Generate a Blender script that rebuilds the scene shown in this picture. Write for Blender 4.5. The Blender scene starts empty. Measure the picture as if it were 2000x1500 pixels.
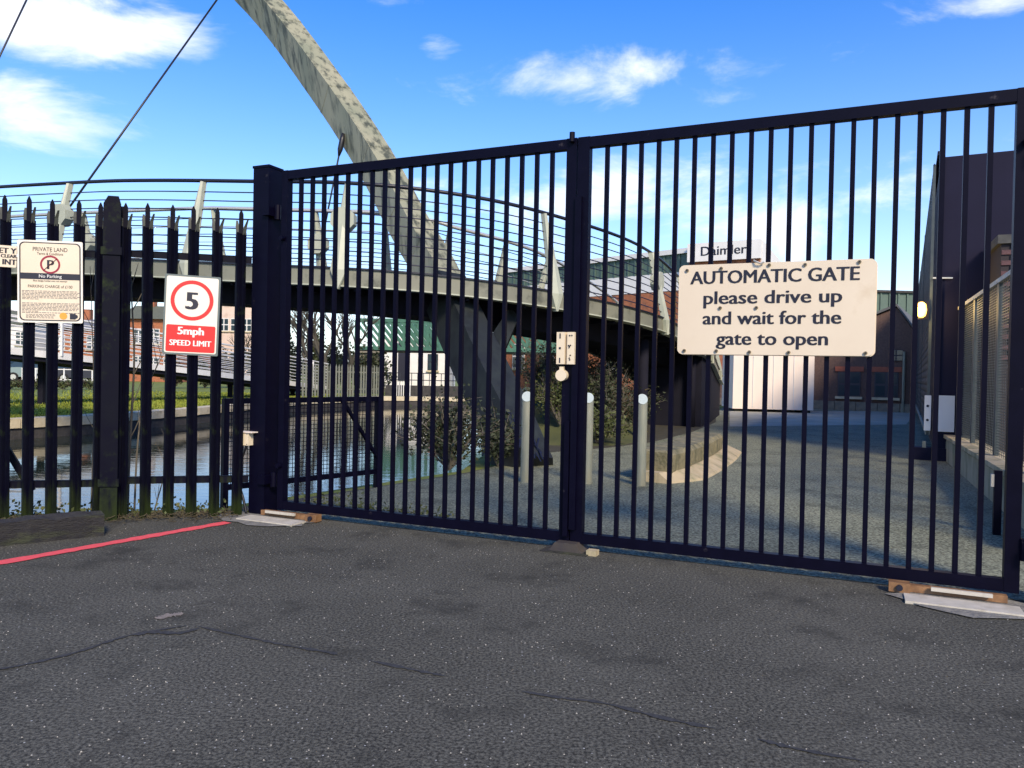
import bpy, bmesh, math, random
from mathutils import Vector, Matrix, geometry
random.seed(7)
R = math.radians
scene = bpy.context.scene
C = scene.collection
V = Vector

# ------------------------------------------------------------------ camera
CAMH = 1.22
cam_data = bpy.data.cameras.new('camera')
cam_data.sensor_fit = 'HORIZONTAL'; cam_data.sensor_width = 36; cam_data.lens = 27
cam_data.clip_end = 3000; cam_data.clip_start = 0.05
cam = bpy.data.objects.new('camera', cam_data); C.objects.link(cam)
cam.location = (0, 0, CAMH)
cam.rotation_euler = (R(90) - 0.0133, -0.020, 0)
scene.camera = cam
CM = cam.rotation_euler.to_matrix()
def ray(px, py):                       # photo pixel -> world direction with unit forward depth
    return CM @ V(((px-1000)/1500, (750-py)/1500, -1))
def at(px, py, d):
    return V((0, 0, CAMH)) + ray(px, py)*d
def on_plane(px, py, p, n):
    r = ray(px, py); o = V((0, 0, CAMH)); n = V(n)
    return o + r*((V(p)-o).dot(n)/r.dot(n))

# ------------------------------------------------------------------ sky and sun
SUN = V((0.26, -0.80, 0.58)).normalized()
EXPOSURE = 0.68
w = bpy.data.worlds.new('World'); scene.world = w; w.use_nodes = True
nt = w.node_tree; N = nt.nodes; L = nt.links; N.clear()
def mth(op, a, b=None, c=None, clamp=False):
    n = N.new('ShaderNodeMath'); n.operation = op; n.use_clamp = clamp
    for i, x in enumerate((a, b, c)):
        if x is None: continue
        if isinstance(x, (int, float)): n.inputs[i].default_value = x
        else: L.new(x, n.inputs[i])
    return n.outputs[0]
out = N.new('ShaderNodeOutputWorld'); bg = N.new('ShaderNodeBackground')
sky = N.new('ShaderNodeTexSky'); sky.sky_type = 'NISHITA'; sky.sun_disc = False
sky.sun_elevation = math.asin(SUN.z); sky.sun_rotation = math.atan2(SUN.x, SUN.y)
sky.air_density = 1.0; sky.dust_density = 0.3; sky.ozone_density = 3.0
hsv = N.new('ShaderNodeHueSaturation'); hsv.inputs['Hue'].default_value = .514; hsv.inputs['Saturation'].default_value = 1.42; hsv.inputs['Value'].default_value = 1.6
L.new(sky.outputs[0], hsv.inputs['Color'])
tc = N.new('ShaderNodeTexCoord'); sp = N.new('ShaderNodeSeparateXYZ'); L.new(tc.outputs['Generated'], sp.inputs[0])
az = mth('ARCTAN2', sp.outputs[0], sp.outputs[1]); el = mth('ARCSINE', sp.outputs[2])
nz = N.new('ShaderNodeTexNoise'); nz.inputs['Scale'].default_value = 5.5; nz.inputs['Detail'].default_value = 12; nz.inputs['Roughness'].default_value = 0.6; nz.inputs['Distortion'].default_value = .35
mp = N.new('ShaderNodeMapping'); mp.inputs['Scale'].default_value = (1, 1, 2.3); L.new(tc.outputs['Generated'], mp.inputs[0]); L.new(mp.outputs[0], nz.inputs[0])
noise = mth('SUBTRACT', nz.outputs[0], 0.5)
CL = [(120, 62, 330, 62, 1.0), (30, 215, 260, 70, 1.1), (330, 95, 120, 40, .6), (1190, 160, 330, 58, .64), (1400, 195, 130, 36, .7),
      (1080, 395, 240, 70, 1.0), (1400, 440, 420, 110, .72), (1790, 420, 330, 150, .6), (835, 95, 75, 34, .62), (1950, 5, 190, 30, .8), (505, 130, 60, 30, .45),
      (760, 0, 90, 25, .45), (1700, 260, 260, 40, .35)]
tot = None
for (px, py, wx, wy, k) in CL:
    a0 = math.atan((px-1000)/1500); e0 = math.atan((730+0.02*(px-1000)-py)/1500*math.cos(a0))
    dx = mth('DIVIDE', mth('SUBTRACT', az, a0), wx/1500*math.cos(a0)**2); dy = mth('DIVIDE', mth('SUBTRACT', el, e0), wy/1500)
    q = mth('ADD', mth('MULTIPLY', dx, dx), mth('MULTIPLY', dy, dy))
    b = mth('MULTIPLY', mth('EXPONENT', mth('MULTIPLY', q, -1.1)), k)
    tot = b if tot is None else mth('MAXIMUM', tot, b)
# elsewhere: the same kind of scattered cloud
n2 = N.new('ShaderNodeTexNoise'); n2.inputs['Scale'].default_value = 2.2; n2.inputs['Detail'].default_value = 3; L.new(tc.outputs['Generated'], n2.inputs[0])
beh = mth('MULTIPLY', mth('MULTIPLY_ADD', sp.outputs[1], -3.0, 0.2, clamp=True), mth('MULTIPLY_ADD', n2.outputs[0], 3.0, -1.2, clamp=True))
tot = mth('MAXIMUM', tot, mth('MULTIPLY', beh, 0.8))
cl = mth('MULTIPLY_ADD', noise, 3.1, mth('MULTIPLY_ADD', tot, 1.15, -0.36))
cl = mth('MULTIPLY', mth('MAXIMUM', cl, 0.0), mth('GREATER_THAN', tot, 0.02))
mr = N.new('ShaderNodeMapRange'); mr.interpolation_type = 'SMOOTHSTEP'; mr.inputs[1].default_value = 0; mr.inputs[2].default_value = 0.95; mr.inputs[4].default_value = 0.9
L.new(cl, mr.inputs[0])
hz = mth('MULTIPLY', mth('EXPONENT', mth('MULTIPLY', mth('ABSOLUTE', el), -6.8)), 0.95)
hm = N.new('ShaderNodeMixRGB'); L.new(hz, hm.inputs[0]); L.new(hsv.outputs[0], hm.inputs[1]); hm.inputs[2].default_value = (7.4, 8.0, 8.6, 1)
mix = N.new('ShaderNodeMixRGB'); L.new(mr.outputs[0], mix.inputs[0]); L.new(hm.outputs[0], mix.inputs[1]); mix.inputs[2].default_value = (8.6, 8.7, 9.2, 1)
L.new(mix.outputs[0], bg.inputs[0]); bg.inputs[1].default_value = 0.10
L.new(bg.outputs[0], out.inputs[0])
sd = bpy.data.lights.new('sun', 'SUN'); sd.energy = 3.0; sd.angle = R(12); sd.color = (1.0, 0.84, 0.62)
sun = bpy.data.objects.new('sun', sd); C.objects.link(sun); sun.rotation_euler = SUN.to_track_quat('Z', 'Y').to_euler()
vs = scene.view_settings; vs.view_transform = 'Standard'; vs.look = 'None'; vs.exposure = EXPOSURE; vs.gamma = 1; vs.use_curve_mapping = False

# ------------------------------------------------------------------ materials
MATS = {}
def mat(name, c1, c2=None, scale=8, rough=.7, metal=0, bump=0, bscale=None, stain=None, sscale=2, samt=.5, spec=.5, zs=1.0, emit=None, thr=.5, detail=6, low=None):
    if name in MATS: return MATS[name]
    m = bpy.data.materials.new(name); m.use_nodes = True; t = m.node_tree; b = t.nodes['Principled BSDF']
    b.inputs['Roughness'].default_value = rough; b.inputs['Metallic'].default_value = metal; b.inputs['Specular IOR Level'].default_value = spec
    c1 = (*c1, 1); c2 = (*(c2 or c1[:3]), 1)
    tcn = t.nodes.new('ShaderNodeTexCoord'); mpn = t.nodes.new('ShaderNodeMapping'); mpn.inputs['Scale'].default_value = (1, 1, zs)
    t.links.new(tcn.outputs['Object'], mpn.inputs[0])
    n = t.nodes.new('ShaderNodeTexNoise'); n.inputs['Scale'].default_value = scale; n.inputs['Detail'].default_value = detail
    t.links.new(mpn.outputs[0], n.inputs[0])
    rp = t.nodes.new('ShaderNodeValToRGB'); rp.color_ramp.elements[0].position = .3; rp.color_ramp.elements[1].position = .7
    rp.color_ramp.elements[0].color = c1; rp.color_ramp.elements[1].color = c2
    t.links.new(n.outputs[0], rp.inputs[0]); col = rp.outputs[0]
    if stain:
        s = t.nodes.new('ShaderNodeTexNoise'); s.inputs['Scale'].default_value = sscale; s.inputs['Detail'].default_value = 8; s.inputs['Roughness'].default_value = .65
        t.links.new(mpn.outputs[0], s.inputs[0])
        r2 = t.nodes.new('ShaderNodeValToRGB'); r2.color_ramp.elements[0].position = thr; r2.color_ramp.elements[1].position = min(1, thr+.15)
        r2.color_ramp.elements[0].color = (0, 0, 0, 1); r2.color_ramp.elements[1].color = (samt, samt, samt, 1)
        t.links.new(s.outputs[0], r2.inputs[0])
        mx = t.nodes.new('ShaderNodeMixRGB'); t.links.new(r2.outputs[0], mx.inputs[0]); t.links.new(col, mx.inputs[1]); mx.inputs[2].default_value = (*stain, 1); col = mx.outputs[0]
    if low:                                # green algae growing up from the foot
        sx = t.nodes.new('ShaderNodeSeparateXYZ'); t.links.new(tcn.outputs['Object'], sx.inputs[0])
        m1 = t.nodes.new('ShaderNodeMath'); m1.operation = 'MULTIPLY_ADD'; t.links.new(sx.outputs[2], m1.inputs[0]); m1.inputs[1].default_value = -1/low[1]; m1.inputs[2].default_value = .55
        an = t.nodes.new('ShaderNodeTexNoise'); an.inputs['Scale'].default_value = 22; an.inputs['Detail'].default_value = 5; mp2 = t.nodes.new('ShaderNodeMapping'); mp2.inputs['Scale'].default_value = (1, 1, .15)
        ge = t.nodes.new('ShaderNodeNewGeometry'); t.links.new(ge.outputs['Position'], mp2.inputs[0]); t.links.new(mp2.outputs[0], an.inputs[0])
        m2 = t.nodes.new('ShaderNodeMath'); m2.operation = 'ADD'; m2.use_clamp = True; t.links.new(m1.outputs[0], m2.inputs[0]); t.links.new(an.outputs[0], m2.inputs[1])
        m3 = t.nodes.new('ShaderNodeMath'); m3.operation = 'MULTIPLY_ADD'; m3.use_clamp = True; t.links.new(m2.outputs[0], m3.inputs[0]); m3.inputs[1].default_value = 2.5; m3.inputs[2].default_value = -1.6
        m4 = t.nodes.new('ShaderNodeMixRGB'); t.links.new(m3.outputs[0], m4.inputs[0]); t.links.new(col, m4.inputs[1]); m4.inputs[2].default_value = (*low[0], 1); col = m4.outputs[0]
    t.links.new(col, b.inputs['Base Color'])
    if bump:
        bn = t.nodes.new('ShaderNodeTexNoise'); bn.inputs['Scale'].default_value = bscale or scale*3; bn.inputs['Detail'].default_value = 5
        t.links.new(mpn.outputs[0], bn.inputs[0]); bp = t.nodes.new('ShaderNodeBump'); bp.inputs['Strength'].default_value = bump; bp.inputs['Distance'].default_value = .02
        t.links.new(bn.outputs[0], bp.inputs['Height']); t.links.new(bp.outputs[0], b.inputs['Normal'])
    if emit: b.inputs['Emission Color'].default_value = (*emit[0], 1); b.inputs['Emission Strength'].default_value = emit[1]
    MATS[name] = m; return m

def asphalt(name, base, tint, gs=78):
    m = bpy.data.materials.new(name); m.use_nodes = True; t = m.node_tree; b = t.nodes['Principled BSDF']; l = t.links
    tcn = t.nodes.new('ShaderNodeTexCoord')
    def noise(s, d=4, r=.5):
        n = t.nodes.new('ShaderNodeTexNoise'); n.inputs['Scale'].default_value = s; n.inputs['Detail'].default_value = d; n.inputs['Roughness'].default_value = r
        l.new(tcn.outputs['Object'], n.inputs[0]); return n.outputs[0]
    def ramp(x, p0, p1, c0, c1):
        r = t.nodes.new('ShaderNodeValToRGB'); e = r.color_ramp.elements; e[0].position = p0; e[1].position = p1; e[0].color = (*c0, 1); e[1].color = (*c1, 1); l.new(x, r.inputs[0]); return r.outputs[0]
    def mixc(f, a, bb):
        x = t.nodes.new('ShaderNodeMixRGB')
        for i, q in enumerate((f, a, bb)):
            if isinstance(q, tuple): x.inputs[i].default_value = (*q, 1)
            elif isinstance(q, float): x.inputs[i].default_value = q
            else: l.new(q, x.inputs[i])
        return x.outputs[0]
    k = lambda f: tuple(v*f for v in base)
    agg = ramp(noise(gs, 4, .7), .40, .62, k(.12), k(2.6))
    big = ramp(noise(.9, 6, .6), .35, .7, k(.45), tint)
    col = mixc(.36, agg, big)
    col = mixc(ramp(noise(1.7, 9, .75), .52, .66, (0, 0, 0), (.75,)*3), col, k(.38))
    vo = t.nodes.new('ShaderNodeTexVoronoi'); vo.inputs['Scale'].default_value = 42; l.new(tcn.outputs['Object'], vo.inputs[0])
    sep = t.nodes.new('ShaderNodeSeparateXYZ'); l.new(vo.outputs['Color'], sep.inputs[0])
    mul = t.nodes.new('ShaderNodeMath'); mul.operation = 'MULTIPLY'
    l.new(ramp(vo.outputs['Distance'], .10, .16, (1,)*3, (0,)*3), mul.inputs[0]); l.new(ramp(sep.outputs[0], .84, .88, (0,)*3, (1,)*3), mul.inputs[1])
    col = mixc(mul.outputs[0], col, (.5, .5, .47))
    l.new(col, b.inputs['Base Color']); b.inputs['Roughness'].default_value = .88; b.inputs['Specular IOR Level'].default_value = .3
    bp = t.nodes.new('ShaderNodeBump'); bp.inputs['Strength'].default_value = .6; bp.inputs['Distance'].default_value = .008
    l.new(noise(150, 4, .7), bp.inputs['Height']); l.new(bp.outputs[0], b.inputs['Normal'])
    return m
ASPH = asphalt('asphalt_worn', (.070, .068, .054), (.105, .102, .084))
ASPH2 = asphalt('asphalt_coarse_green', (.165, .175, .12), (.235, .24, .165), 44)
M_black = mat('black_gate_paint', (.0016, .0013, .008), (.0025, .0022, .011), 12, .45, spec=.10, stain=(.10, .09, .10), sscale=9, samt=.7, thr=.665)
M_fence = mat('fence_paint', (.002, .0017, .009), (.004, .0045, .010), 6, .55, spec=.10, low=((.022, .032, .009), .7), stain=(.03, .045, .012), sscale=5, samt=.7, thr=.56)
M_tip = mat('algae_steel', (.03, .035, .03), (.05, .055, .04), 20, .6)
M_sign = mat('sign_cream', (.68, .57, .42), (.74, .63, .47), 3, .45, stain=(.5, .36, .2), sscale=3, samt=.35, thr=.6)
M_signw = mat('sign_white', (.74, .69, .58), (.78, .73, .62), 3, .4)
M_ink = mat('black_ink', (.008, .008, .02), rough=.5)
M_red = mat('red_print', (.72, .02, .015), rough=.4)
M_mar = mat('maroon_print', (.28, .012, .03), rough=.4)
M_whitep = mat('white_print', (.82, .80, .75), rough=.4)
M_greyb = mat('grey_backing', (.10, .13, .13), (.13, .16, .15), 10, .5)
M_redline = mat('red_road_paint', (.85, .10, .11), (.70, .09, .10), 30, .7, stain=(.12, .1, .1), sscale=25, samt=.8, thr=.6)
M_galv = mat('galvanised', (.20, .22, .18), (.30, .30, .23), 14, .5, .2, stain=(.24, .22, .14), sscale=6, samt=.5, zs=.3)
M_disc = mat('bollard_cap', (.40, .47, .43), (.48, .54, .5), 20, .4)
M_arch = mat('weathered_steel_light', (.36, .34, .22), (.24, .25, .16), 2.2, .55, stain=(.035, .042, .025), sscale=6.5, samt=.85, zs=.16, thr=.47)
M_fascia = mat('bridge_fascia_paint', (.17, .17, .125), (.22, .22, .16), 2, .5, stain=(.04, .045, .03), sscale=3, samt=.75, thr=.54)
M_fin = mat('bridge_fin_paint', (.44, .45, .34), (.36, .38, .29), 4, .5)
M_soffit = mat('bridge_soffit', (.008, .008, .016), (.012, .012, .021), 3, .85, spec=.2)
M_wire = mat('railing_wire', (.025, .027, .05), rough=.4, metal=.4)
M_rail = mat('top_rail_dark', (.02, .021, .03), rough=.4, metal=.3)
M_steel = mat('stainless_rail', (.62, .60, .53), rough=.35, metal=.5)
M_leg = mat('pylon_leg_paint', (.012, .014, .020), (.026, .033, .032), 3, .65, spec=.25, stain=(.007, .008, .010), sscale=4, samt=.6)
M_stone = mat('stone_coping', (.50, .42, .27), (.62, .54, .37), 5, .85, bump=.4, stain=(.16, .15, .08), sscale=3, samt=.7, thr=.55)
M_wall = mat('canal_wall_dark', (.03, .028, .03), (.06, .055, .05), 6, .9, bump=.6)
M_earth = mat('bank_earth', (.05, .06, .022), (.09, .10, .03), 1.5, .95, bump=.6, stain=(.12, .10, .05), sscale=.8, samt=.7, thr=.5)
M_grass = mat('grass_blades', (.16, .22, .02), (.28, .29, .04), .8, .9)
M_turf = mat('turf', (.11, .16, .018), (.20, .22, .035), 1.2, .95, bump=.6, stain=(.16, .13, .05), sscale=.7, samt=.6, thr=.56)
M_conc = mat('concrete_pale', (.38, .31, .19), (.47, .39, .25), 8, .9, bump=.4, stain=(.13, .14, .06), sscale=2.5, samt=.75, thr=.5, zs=.35)
M_kerb = mat('kerb_stone_mossy', (.13, .12, .07), (.24, .21, .12), 9, .9, bump=.7, stain=(.05, .06, .03), sscale=6, samt=.7)
M_wood = mat('old_sleeper', (.014, .013, .016), (.03, .028, .026), 12, .9, bump=.8, zs=4, stain=(.05, .06, .02), sscale=3)
M_white = mat('white_sheet', (.86, .74, .63), (.80, .68, .58), 1.5, .5)
M_white2 = mat('white_render', (.78, .76, .72), (.70, .68, .64), 2, .7)
M_navy = mat('navy_cladding', (.007, .006, .022), (.009, .008, .027), 2, .6, spec=.2)
M_dbrick = mat('dark_brick', (.10, .062, .05), (.15, .09, .07), 14, .9, bump=.5)
M_obrick = mat('orange_brick', (.30, .10, .045), (.42, .16, .075), 7, .9, bump=.4, stain=(.12, .07, .05), sscale=2, samt=.6)
M_mortar = mat('mortar_dark', (.035, .028, .03), rough=.95)
M_gclad = mat('green_cladding', (.075, .12, .095), (.09, .14, .11), 3, .6)
M_green = mat('green_truss_paint', (.045, .13, .085), (.065, .17, .11), 6, .5)
M_glass = mat('window_glass', (.03, .05, .06), rough=.08)
M_slate = mat('slate_roof', (.10, .11, .07), (.15, .15, .09), 5, .8)
M_screen = mat('mesh_screen', (.05, .065, .068), (.075, .09, .09), 10, .5, .3)
M_rust = mat('rusty_gold', (.17, .085, .035), (.30, .16, .07), 12, .6, stain=(.14, .07, .03), sscale=9, samt=.8)
M_plate = mat('pale_plate', (.44, .41, .34), (.56, .52, .44), 10, .6, stain=(.3, .27, .2), sscale=8, samt=.5)
M_beige = mat('beige_plastic', (.72, .60, .42), (.76, .65, .47), 6, .45)
M_bark = mat('bark', (.05, .045, .035), (.09, .08, .06), 20, .95, bump=.5)
M_twig = mat('pale_twig', (.14, .125, .10), (.10, .09, .075), 10, .9)
M_leafd = mat('leaf_dark', (.02, .03, .015), (.045, .055, .02), 2, .7)
M_leafg = mat('leaf_green', (.05, .07, .018), (.09, .10, .03), 2, .7)
M_leafb = mat('leaf_brown', (.055, .042, .022), (.085, .068, .034), 2, .8)
M_cable = mat('cable_black', (.012, .012, .016), rough=.4)
M_tyre = mat('tyre_rubber', (.015, .015, .015), rough=.9)
M_stoneruin = mat('rubble_stone', (.16, .15, .12), (.26, .23, .17), 6, .9, bump=.6)

# ------------------------------------------------------------------ mesh helpers
class MB:
    def __init__(s): s.v = []; s.f = []
    def add(s, vs, fs):
        o = len(s.v); s.v += [tuple(v) for v in vs]; s.f += [tuple(i+o for i in f) for f in fs]; return s
    def box(s, c, d, rz=0):
        c = V(c); x, y, z = d[0]/2, d[1]/2, d[2]/2; m = Matrix.Rotation(rz, 3, 'Z')
        vs = [c + m @ V((a*x, b*y, e*z)) for e in (-1, 1) for a, b in ((-1, -1), (1, -1), (1, 1), (-1, 1))]
        return s.add(vs, [(3, 2, 1, 0), (4, 5, 6, 7), (0, 1, 5, 4), (1, 2, 6, 5), (2, 3, 7, 6), (3, 0, 4, 7)])
    def bar(s, p0, p1, wd, ht=None, up=(0, 0, 1)):
        p0, p1 = V(p0), V(p1); ht = ht or wd; t = (p1-p0).normalized(); u = V(up)
        if abs(t.dot(u)) > .98: u = V((0, 1, 0))
        a = t.cross(u).normalized(); b = a.cross(t).normalized()
        vs = [p + a*(i*wd/2) + b*(j*ht/2) for p in (p0, p1) for i, j in ((-1, -1), (1, -1), (1, 1), (-1, 1))]
        return s.add(vs, [(0, 1, 2, 3), (7, 6, 5, 4), (4, 5, 1, 0), (5, 6, 2, 1), (6, 7, 3, 2), (7, 4, 0, 3)])
    def tube(s, pts, r, n=6, caps=True):
        pts = [V(p) for p in pts]; k = len(pts); rs = r if isinstance(r, (list, tuple)) else [r]*k; vs = []; a = None
        for i, p in enumerate(pts):
            t = (pts[min(i+1, k-1)]-pts[max(i-1, 0)]).normalized()
            if a is None: a = t.orthogonal().normalized()
            a = (a - t*a.dot(t)).normalized(); b = t.cross(a)
            vs += [p + (a*math.cos(2*math.pi*j/n) + b*math.sin(2*math.pi*j/n))*rs[i] for j in range(n)]
        fs = [(i*n+j, i*n+(j+1) % n, (i+1)*n+(j+1) % n, (i+1)*n+j) for i in range(k-1) for j in range(n)]
        if caps: fs += [tuple(range(n-1, -1, -1)), tuple(range((k-1)*n, k*n))]
        return s.add(vs, fs)
    def prism(s, poly, f):                 # poly: 2-D points; f(x, y, side) -> 3-D, side 0/1
        n = len(poly); vs = [f(x, y, 0) for x, y in poly] + [f(x, y, 1) for x, y in poly]
        return s.add(vs, [tuple(range(n-1, -1, -1)), tuple(range(n, 2*n))] + [(i, (i+1) % n, n+(i+1) % n, n+i) for i in range(n)])
    def loft(s, rings, caps=True):
        n = len(rings[0]); vs = [p for r in rings for p in r]; k = len(rings)
        fs = [(i*n+j, i*n+(j+1) % n, (i+1)*n+(j+1) % n, (i+1)*n+j) for i in range(k-1) for j in range(n)]
        if caps: fs += [tuple(range(n-1, -1, -1)), tuple(range((k-1)*n, k*n))]
        return s.add(vs, fs)
    def mesh(s, name, m, off=(0, 0, 0), smooth=False):
        o = V(off); me = bpy.data.meshes.new(name); me.from_pydata([V(v)-o for v in s.v], [], s.f)
        bm = bmesh.new(); bm.from_mesh(me); bmesh.ops.recalc_face_normals(bm, faces=bm.faces); bm.to_mesh(me); bm.free()
        if smooth:
            for p in me.polygons: p.use_smooth = True
        me.materials.append(m); return me
    def build(s, name, m, parent=None, off=(0, 0, 0), smooth=False, kind=None):
        o = bpy.data.objects.new(name, s.mesh(name, m, off, smooth)); C.objects.link(o)
        if parent: o.parent = parent
        if kind: o['kind'] = kind
        return o
def tag(o, label=None, cat=None, group=None, kind=None):
    if label: o['label'] = label
    if cat: o['category'] = cat
    if group: o['group'] = group
    if kind: o['kind'] = kind
    return o
def thing(name, label, cat, loc=(0, 0, 0), rz=0, group=None):
    o = bpy.data.objects.new(name, None); C.objects.link(o); o.location = loc; o.rotation_euler = (0, 0, rz); o.empty_display_size = .2
    return tag(o, label, cat, group)
def inst(name, me, parent, loc=(0, 0, 0), rot=(0, 0, 0), scale=(1, 1, 1)):
    o = bpy.data.objects.new(name, me); C.objects.link(o); o.parent = parent; o.location = loc; o.rotation_euler = rot; o.scale = scale; return o
def rot2(p, a): return V((p[0]*math.cos(a)-p[1]*math.sin(a), p[0]*math.sin(a)+p[1]*math.cos(a), p[2] if len(p) > 2 else 0))
def text(s, size, m, parent, mtx, bold=0.0, align='CENTER', name='lettering', width=None):
    cu = bpy.data.curves.new('t', 'FONT'); cu.body = s; cu.size = size; cu.offset = 0; cu.align_x = align; cu.extrude = 0.0008; cu.resolution_u = 3
    tmp = bpy.data.objects.new('t', cu); C.objects.link(tmp); bpy.context.view_layer.update()
    me = bpy.data.meshes.new_from_object(tmp); bpy.data.objects.remove(tmp); bpy.data.curves.remove(cu)
    if width:
        xs = [v.co.x for v in me.vertices]; k = width/(max(xs)-min(xs))
        for v in me.vertices: v.co.x *= k
    if bold > .001:                    # heavier strokes: the same outline laid again a hair to each side
        b_ = bmesh.new(); b_.from_mesh(me)
        for sx in (-1, 1):
            k2 = bmesh.ops.duplicate(b_, geom=b_.verts[:]+b_.edges[:]+b_.faces[:]) if sx < 0 else bmesh.ops.duplicate(b_, geom=base_geom)
            if sx < 0: base_geom = [g_ for g_ in k2['geom']]
            vs_ = [g_ for g_ in k2['geom'] if isinstance(g_, bmesh.types.BMVert)]
            bmesh.ops.translate(b_, verts=vs_, vec=(sx*bold*(1 if sx < 0 else 2), 0, .0002*(1.5+sx)))
        b_.to_mesh(me); b_.free()
    me.transform(mtx); me.materials.clear(); me.materials.append(m)
    o = bpy.data.objects.new(name, me); C.objects.link(o); o.parent = parent; return o
FACE = Matrix.Rotation(R(90), 4, 'X')           # text standing up, facing local -y
def place(x, y, z): return Matrix.Translation((x, y, z)) @ FACE
def spline(pts, n):
    pts = [V(p) for p in pts]; res = []
    P = [pts[0]*2-pts[1]] + pts + [pts[-1]*2-pts[-2]]
    for i in range(1, len(P)-2):
        for k in range(n):
            t = k/n; a, b, c, d = P[i-1], P[i], P[i+1], P[i+2]
            res.append(.5*((2*b)+(c-a)*t+(2*a-5*b+4*c-d)*t*t+(3*b-a-3*c+d)*t**3))
    return res+[pts[-1]]
def leaves(mb, pts, size, flat=.6):
    for p in pts:
        a = random.uniform(0, 6.283); b = random.uniform(-flat, 1.2); s = size*random.uniform(.6, 1.3)
        d = V((math.cos(a)*math.cos(b), math.sin(a)*math.cos(b), math.sin(b))); e = d.orthogonal().normalized()*s*.32
        e = Matrix.Rotation(random.uniform(0, 6.28), 3, d) @ e; p = V(p)
        mb.add([p, p+d*s*.5+e, p+d*s, p+d*s*.5-e], [(0, 1, 2, 3)])
def rounded(wd, ht, r, n=5):
    pts = []
    for cx, cy, a0 in ((wd/2-r, ht/2-r, 0), (-wd/2+r, ht/2-r, 90), (-wd/2+r, -ht/2+r, 180), (wd/2-r, -ht/2+r, 270)):
        pts += [(cx+r*math.cos(R(a0+90*i/n)), cy+r*math.sin(R(a0+90*i/n))) for i in range(n+1)]
    return pts
def plate(mb, cx, cz, wd, ht, y0, y1, r=.02):
    return mb.prism([(x+cx, z+cz) for x, z in rounded(wd, ht, r)], lambda x, z, s: (x, y1 if s else y0, z))
def ring(mb, cx, cz, r0, r1, y0, y1, n=40):
    c = [(math.cos(6.28318*i/n), math.sin(6.28318*i/n)) for i in range(n)]
    return mb.loft([[(cx+x*r, y, cz+z*r) for x, z in c] for r, y in ((r0, y1), (r0, y0), (r1, y0), (r1, y1), (r0, y1))], caps=False)
def disc(mb, cx, cz, r, y0, y1, n=24):
    return mb.prism([(cx+r*math.cos(6.28318*i/n), cz+r*math.sin(6.28318*i/n)) for i in range(n)], lambda x, z, s: (x, y1 if s else y0, z))

# ------------------------------------------------------------------ frames of the place
GA = R(-24.0); G = V((-1.95, 6.42, 0)); U = V((math.cos(GA), math.sin(GA), 0)); W = V((-math.sin(GA), math.cos(GA), 0))
def gw(u, v, z=0): return G + U*u + W*v + V((0, 0, z))
def g_hit(px, py, v=0):                 # photo pixel -> (u, z) on the gate's own plane
    p = on_plane(px, py, gw(0, v), W) - G; return p.dot(U), p.z
FR = V((-2.12, 6.40, 0)); FL = V((-3.97, 5.93, 0)); FD = (FR-FL).normalized(); FN = V((FD.y, -FD.x, 0)); FA = math.atan2(FD.y, FD.x)
def f_hit(px, py, off=0):               # -> (s, z): s runs left from the gate post along the fence
    p = on_plane(px, py, FR+FN*off, FN) - FR; return p.dot(FD), p.z

# ------------------------------------------------------------------ ground, canal, water
right_bank = [(-70, -9), (-12, 4.25), (-4.0, 6.28), (-2.6, 6.72), (-1.6, 8.2), (-.62, 9.6), (-.35, 12), (-.6, 16), (-.7, 22), (.6, 29), (5, 33.5), (60, 42)]
left_bank = [(60, 47), (6, 38.2), (-1, 36.4), (-4.2, 36.2), (-6.2, 35.4), (-8.2, 30), (-9.0, 22), (-9.7, 18), (-11.2, 14.6), (-16, 12.2), (-70, 3)]
loop = right_bank + left_bank; outer = [(-900, -300), (900, -300), (900, 1500), (-900, 1500)]
bm = bmesh.new()
def lp(pts, z):
    vs = [bm.verts.new((x, y, z)) for x, y in pts]
    return [bm.edges.new((vs[i], vs[(i+1) % len(vs)])) for i in range(len(vs))]
e = lp(outer, -.012) + lp(loop, -.012)
bmesh.ops.triangle_fill(bm, edges=e, use_beauty=True)
def inside(p, poly):
    c = False; j = len(poly)-1
    for i in range(len(poly)):
        if (poly[i][1] > p.y) != (poly[j][1] > p.y) and p.x < (poly[j][0]-poly[i][0])*(p.y-poly[i][1])/(poly[j][1]-poly[i][1])+poly[i][0]: c = not c
        j = i
    return c
bmesh.ops.delete(bm, geom=[f for f in bm.faces if inside(f.calc_center_median(), loop)], context='FACES_ONLY')
bmesh.ops.recalc_face_normals(bm, faces=bm.faces)
for f in bm.faces:
    if f.normal.z < 0: f.normal_flip()
me = bpy.data.meshes.new('ground'); bm.to_mesh(me); bm.free(); me.materials.append(M_turf)
g = bpy.data.objects.new('ground', me); C.objects.link(g); tag(g, 'grassy earth on both sides of the canal', None, kind='structure')
road = [(-70, -60), (60, -60), (60, 31.5), (16, 33), (9, 32.5), (7.2, 27), (5.6, 21), (4.0, 17), (2.6, 14.2), (1.6, 12.9), (.3, 11.7), (-.15, 10.2), (-.55, 9.35), (-1.5, 7.95), (-2.45, 6.62), (-3.6, 6.1), (-12, 4.0), (-70, -9.5)]
mb = MB(); mb.add([(x, y, 0) for x, y in road], [tuple(range(len(road)))]); tag(mb.build('road', ASPH), 'worn dark asphalt forecourt in front of the gate', None, kind='structure')
dr = [gw(-.05, .03), gw(5.9, .03), gw(5.9, 8.6), gw(8, 31), V((9, 32.5, 0)), V((7.2, 27, 0)), V((5.6, 21, 0)), V((4.0, 17, 0)), V((2.6, 14.2, 0)), V((1.6, 12.9, 0)), V((.3, 11.7, 0)), V((-.15, 10.2, 0)), V((-.5, 9.3, 0)), V((-1.4, 8.0, 0)), V((-1.9, 7.2, 0))]
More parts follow.
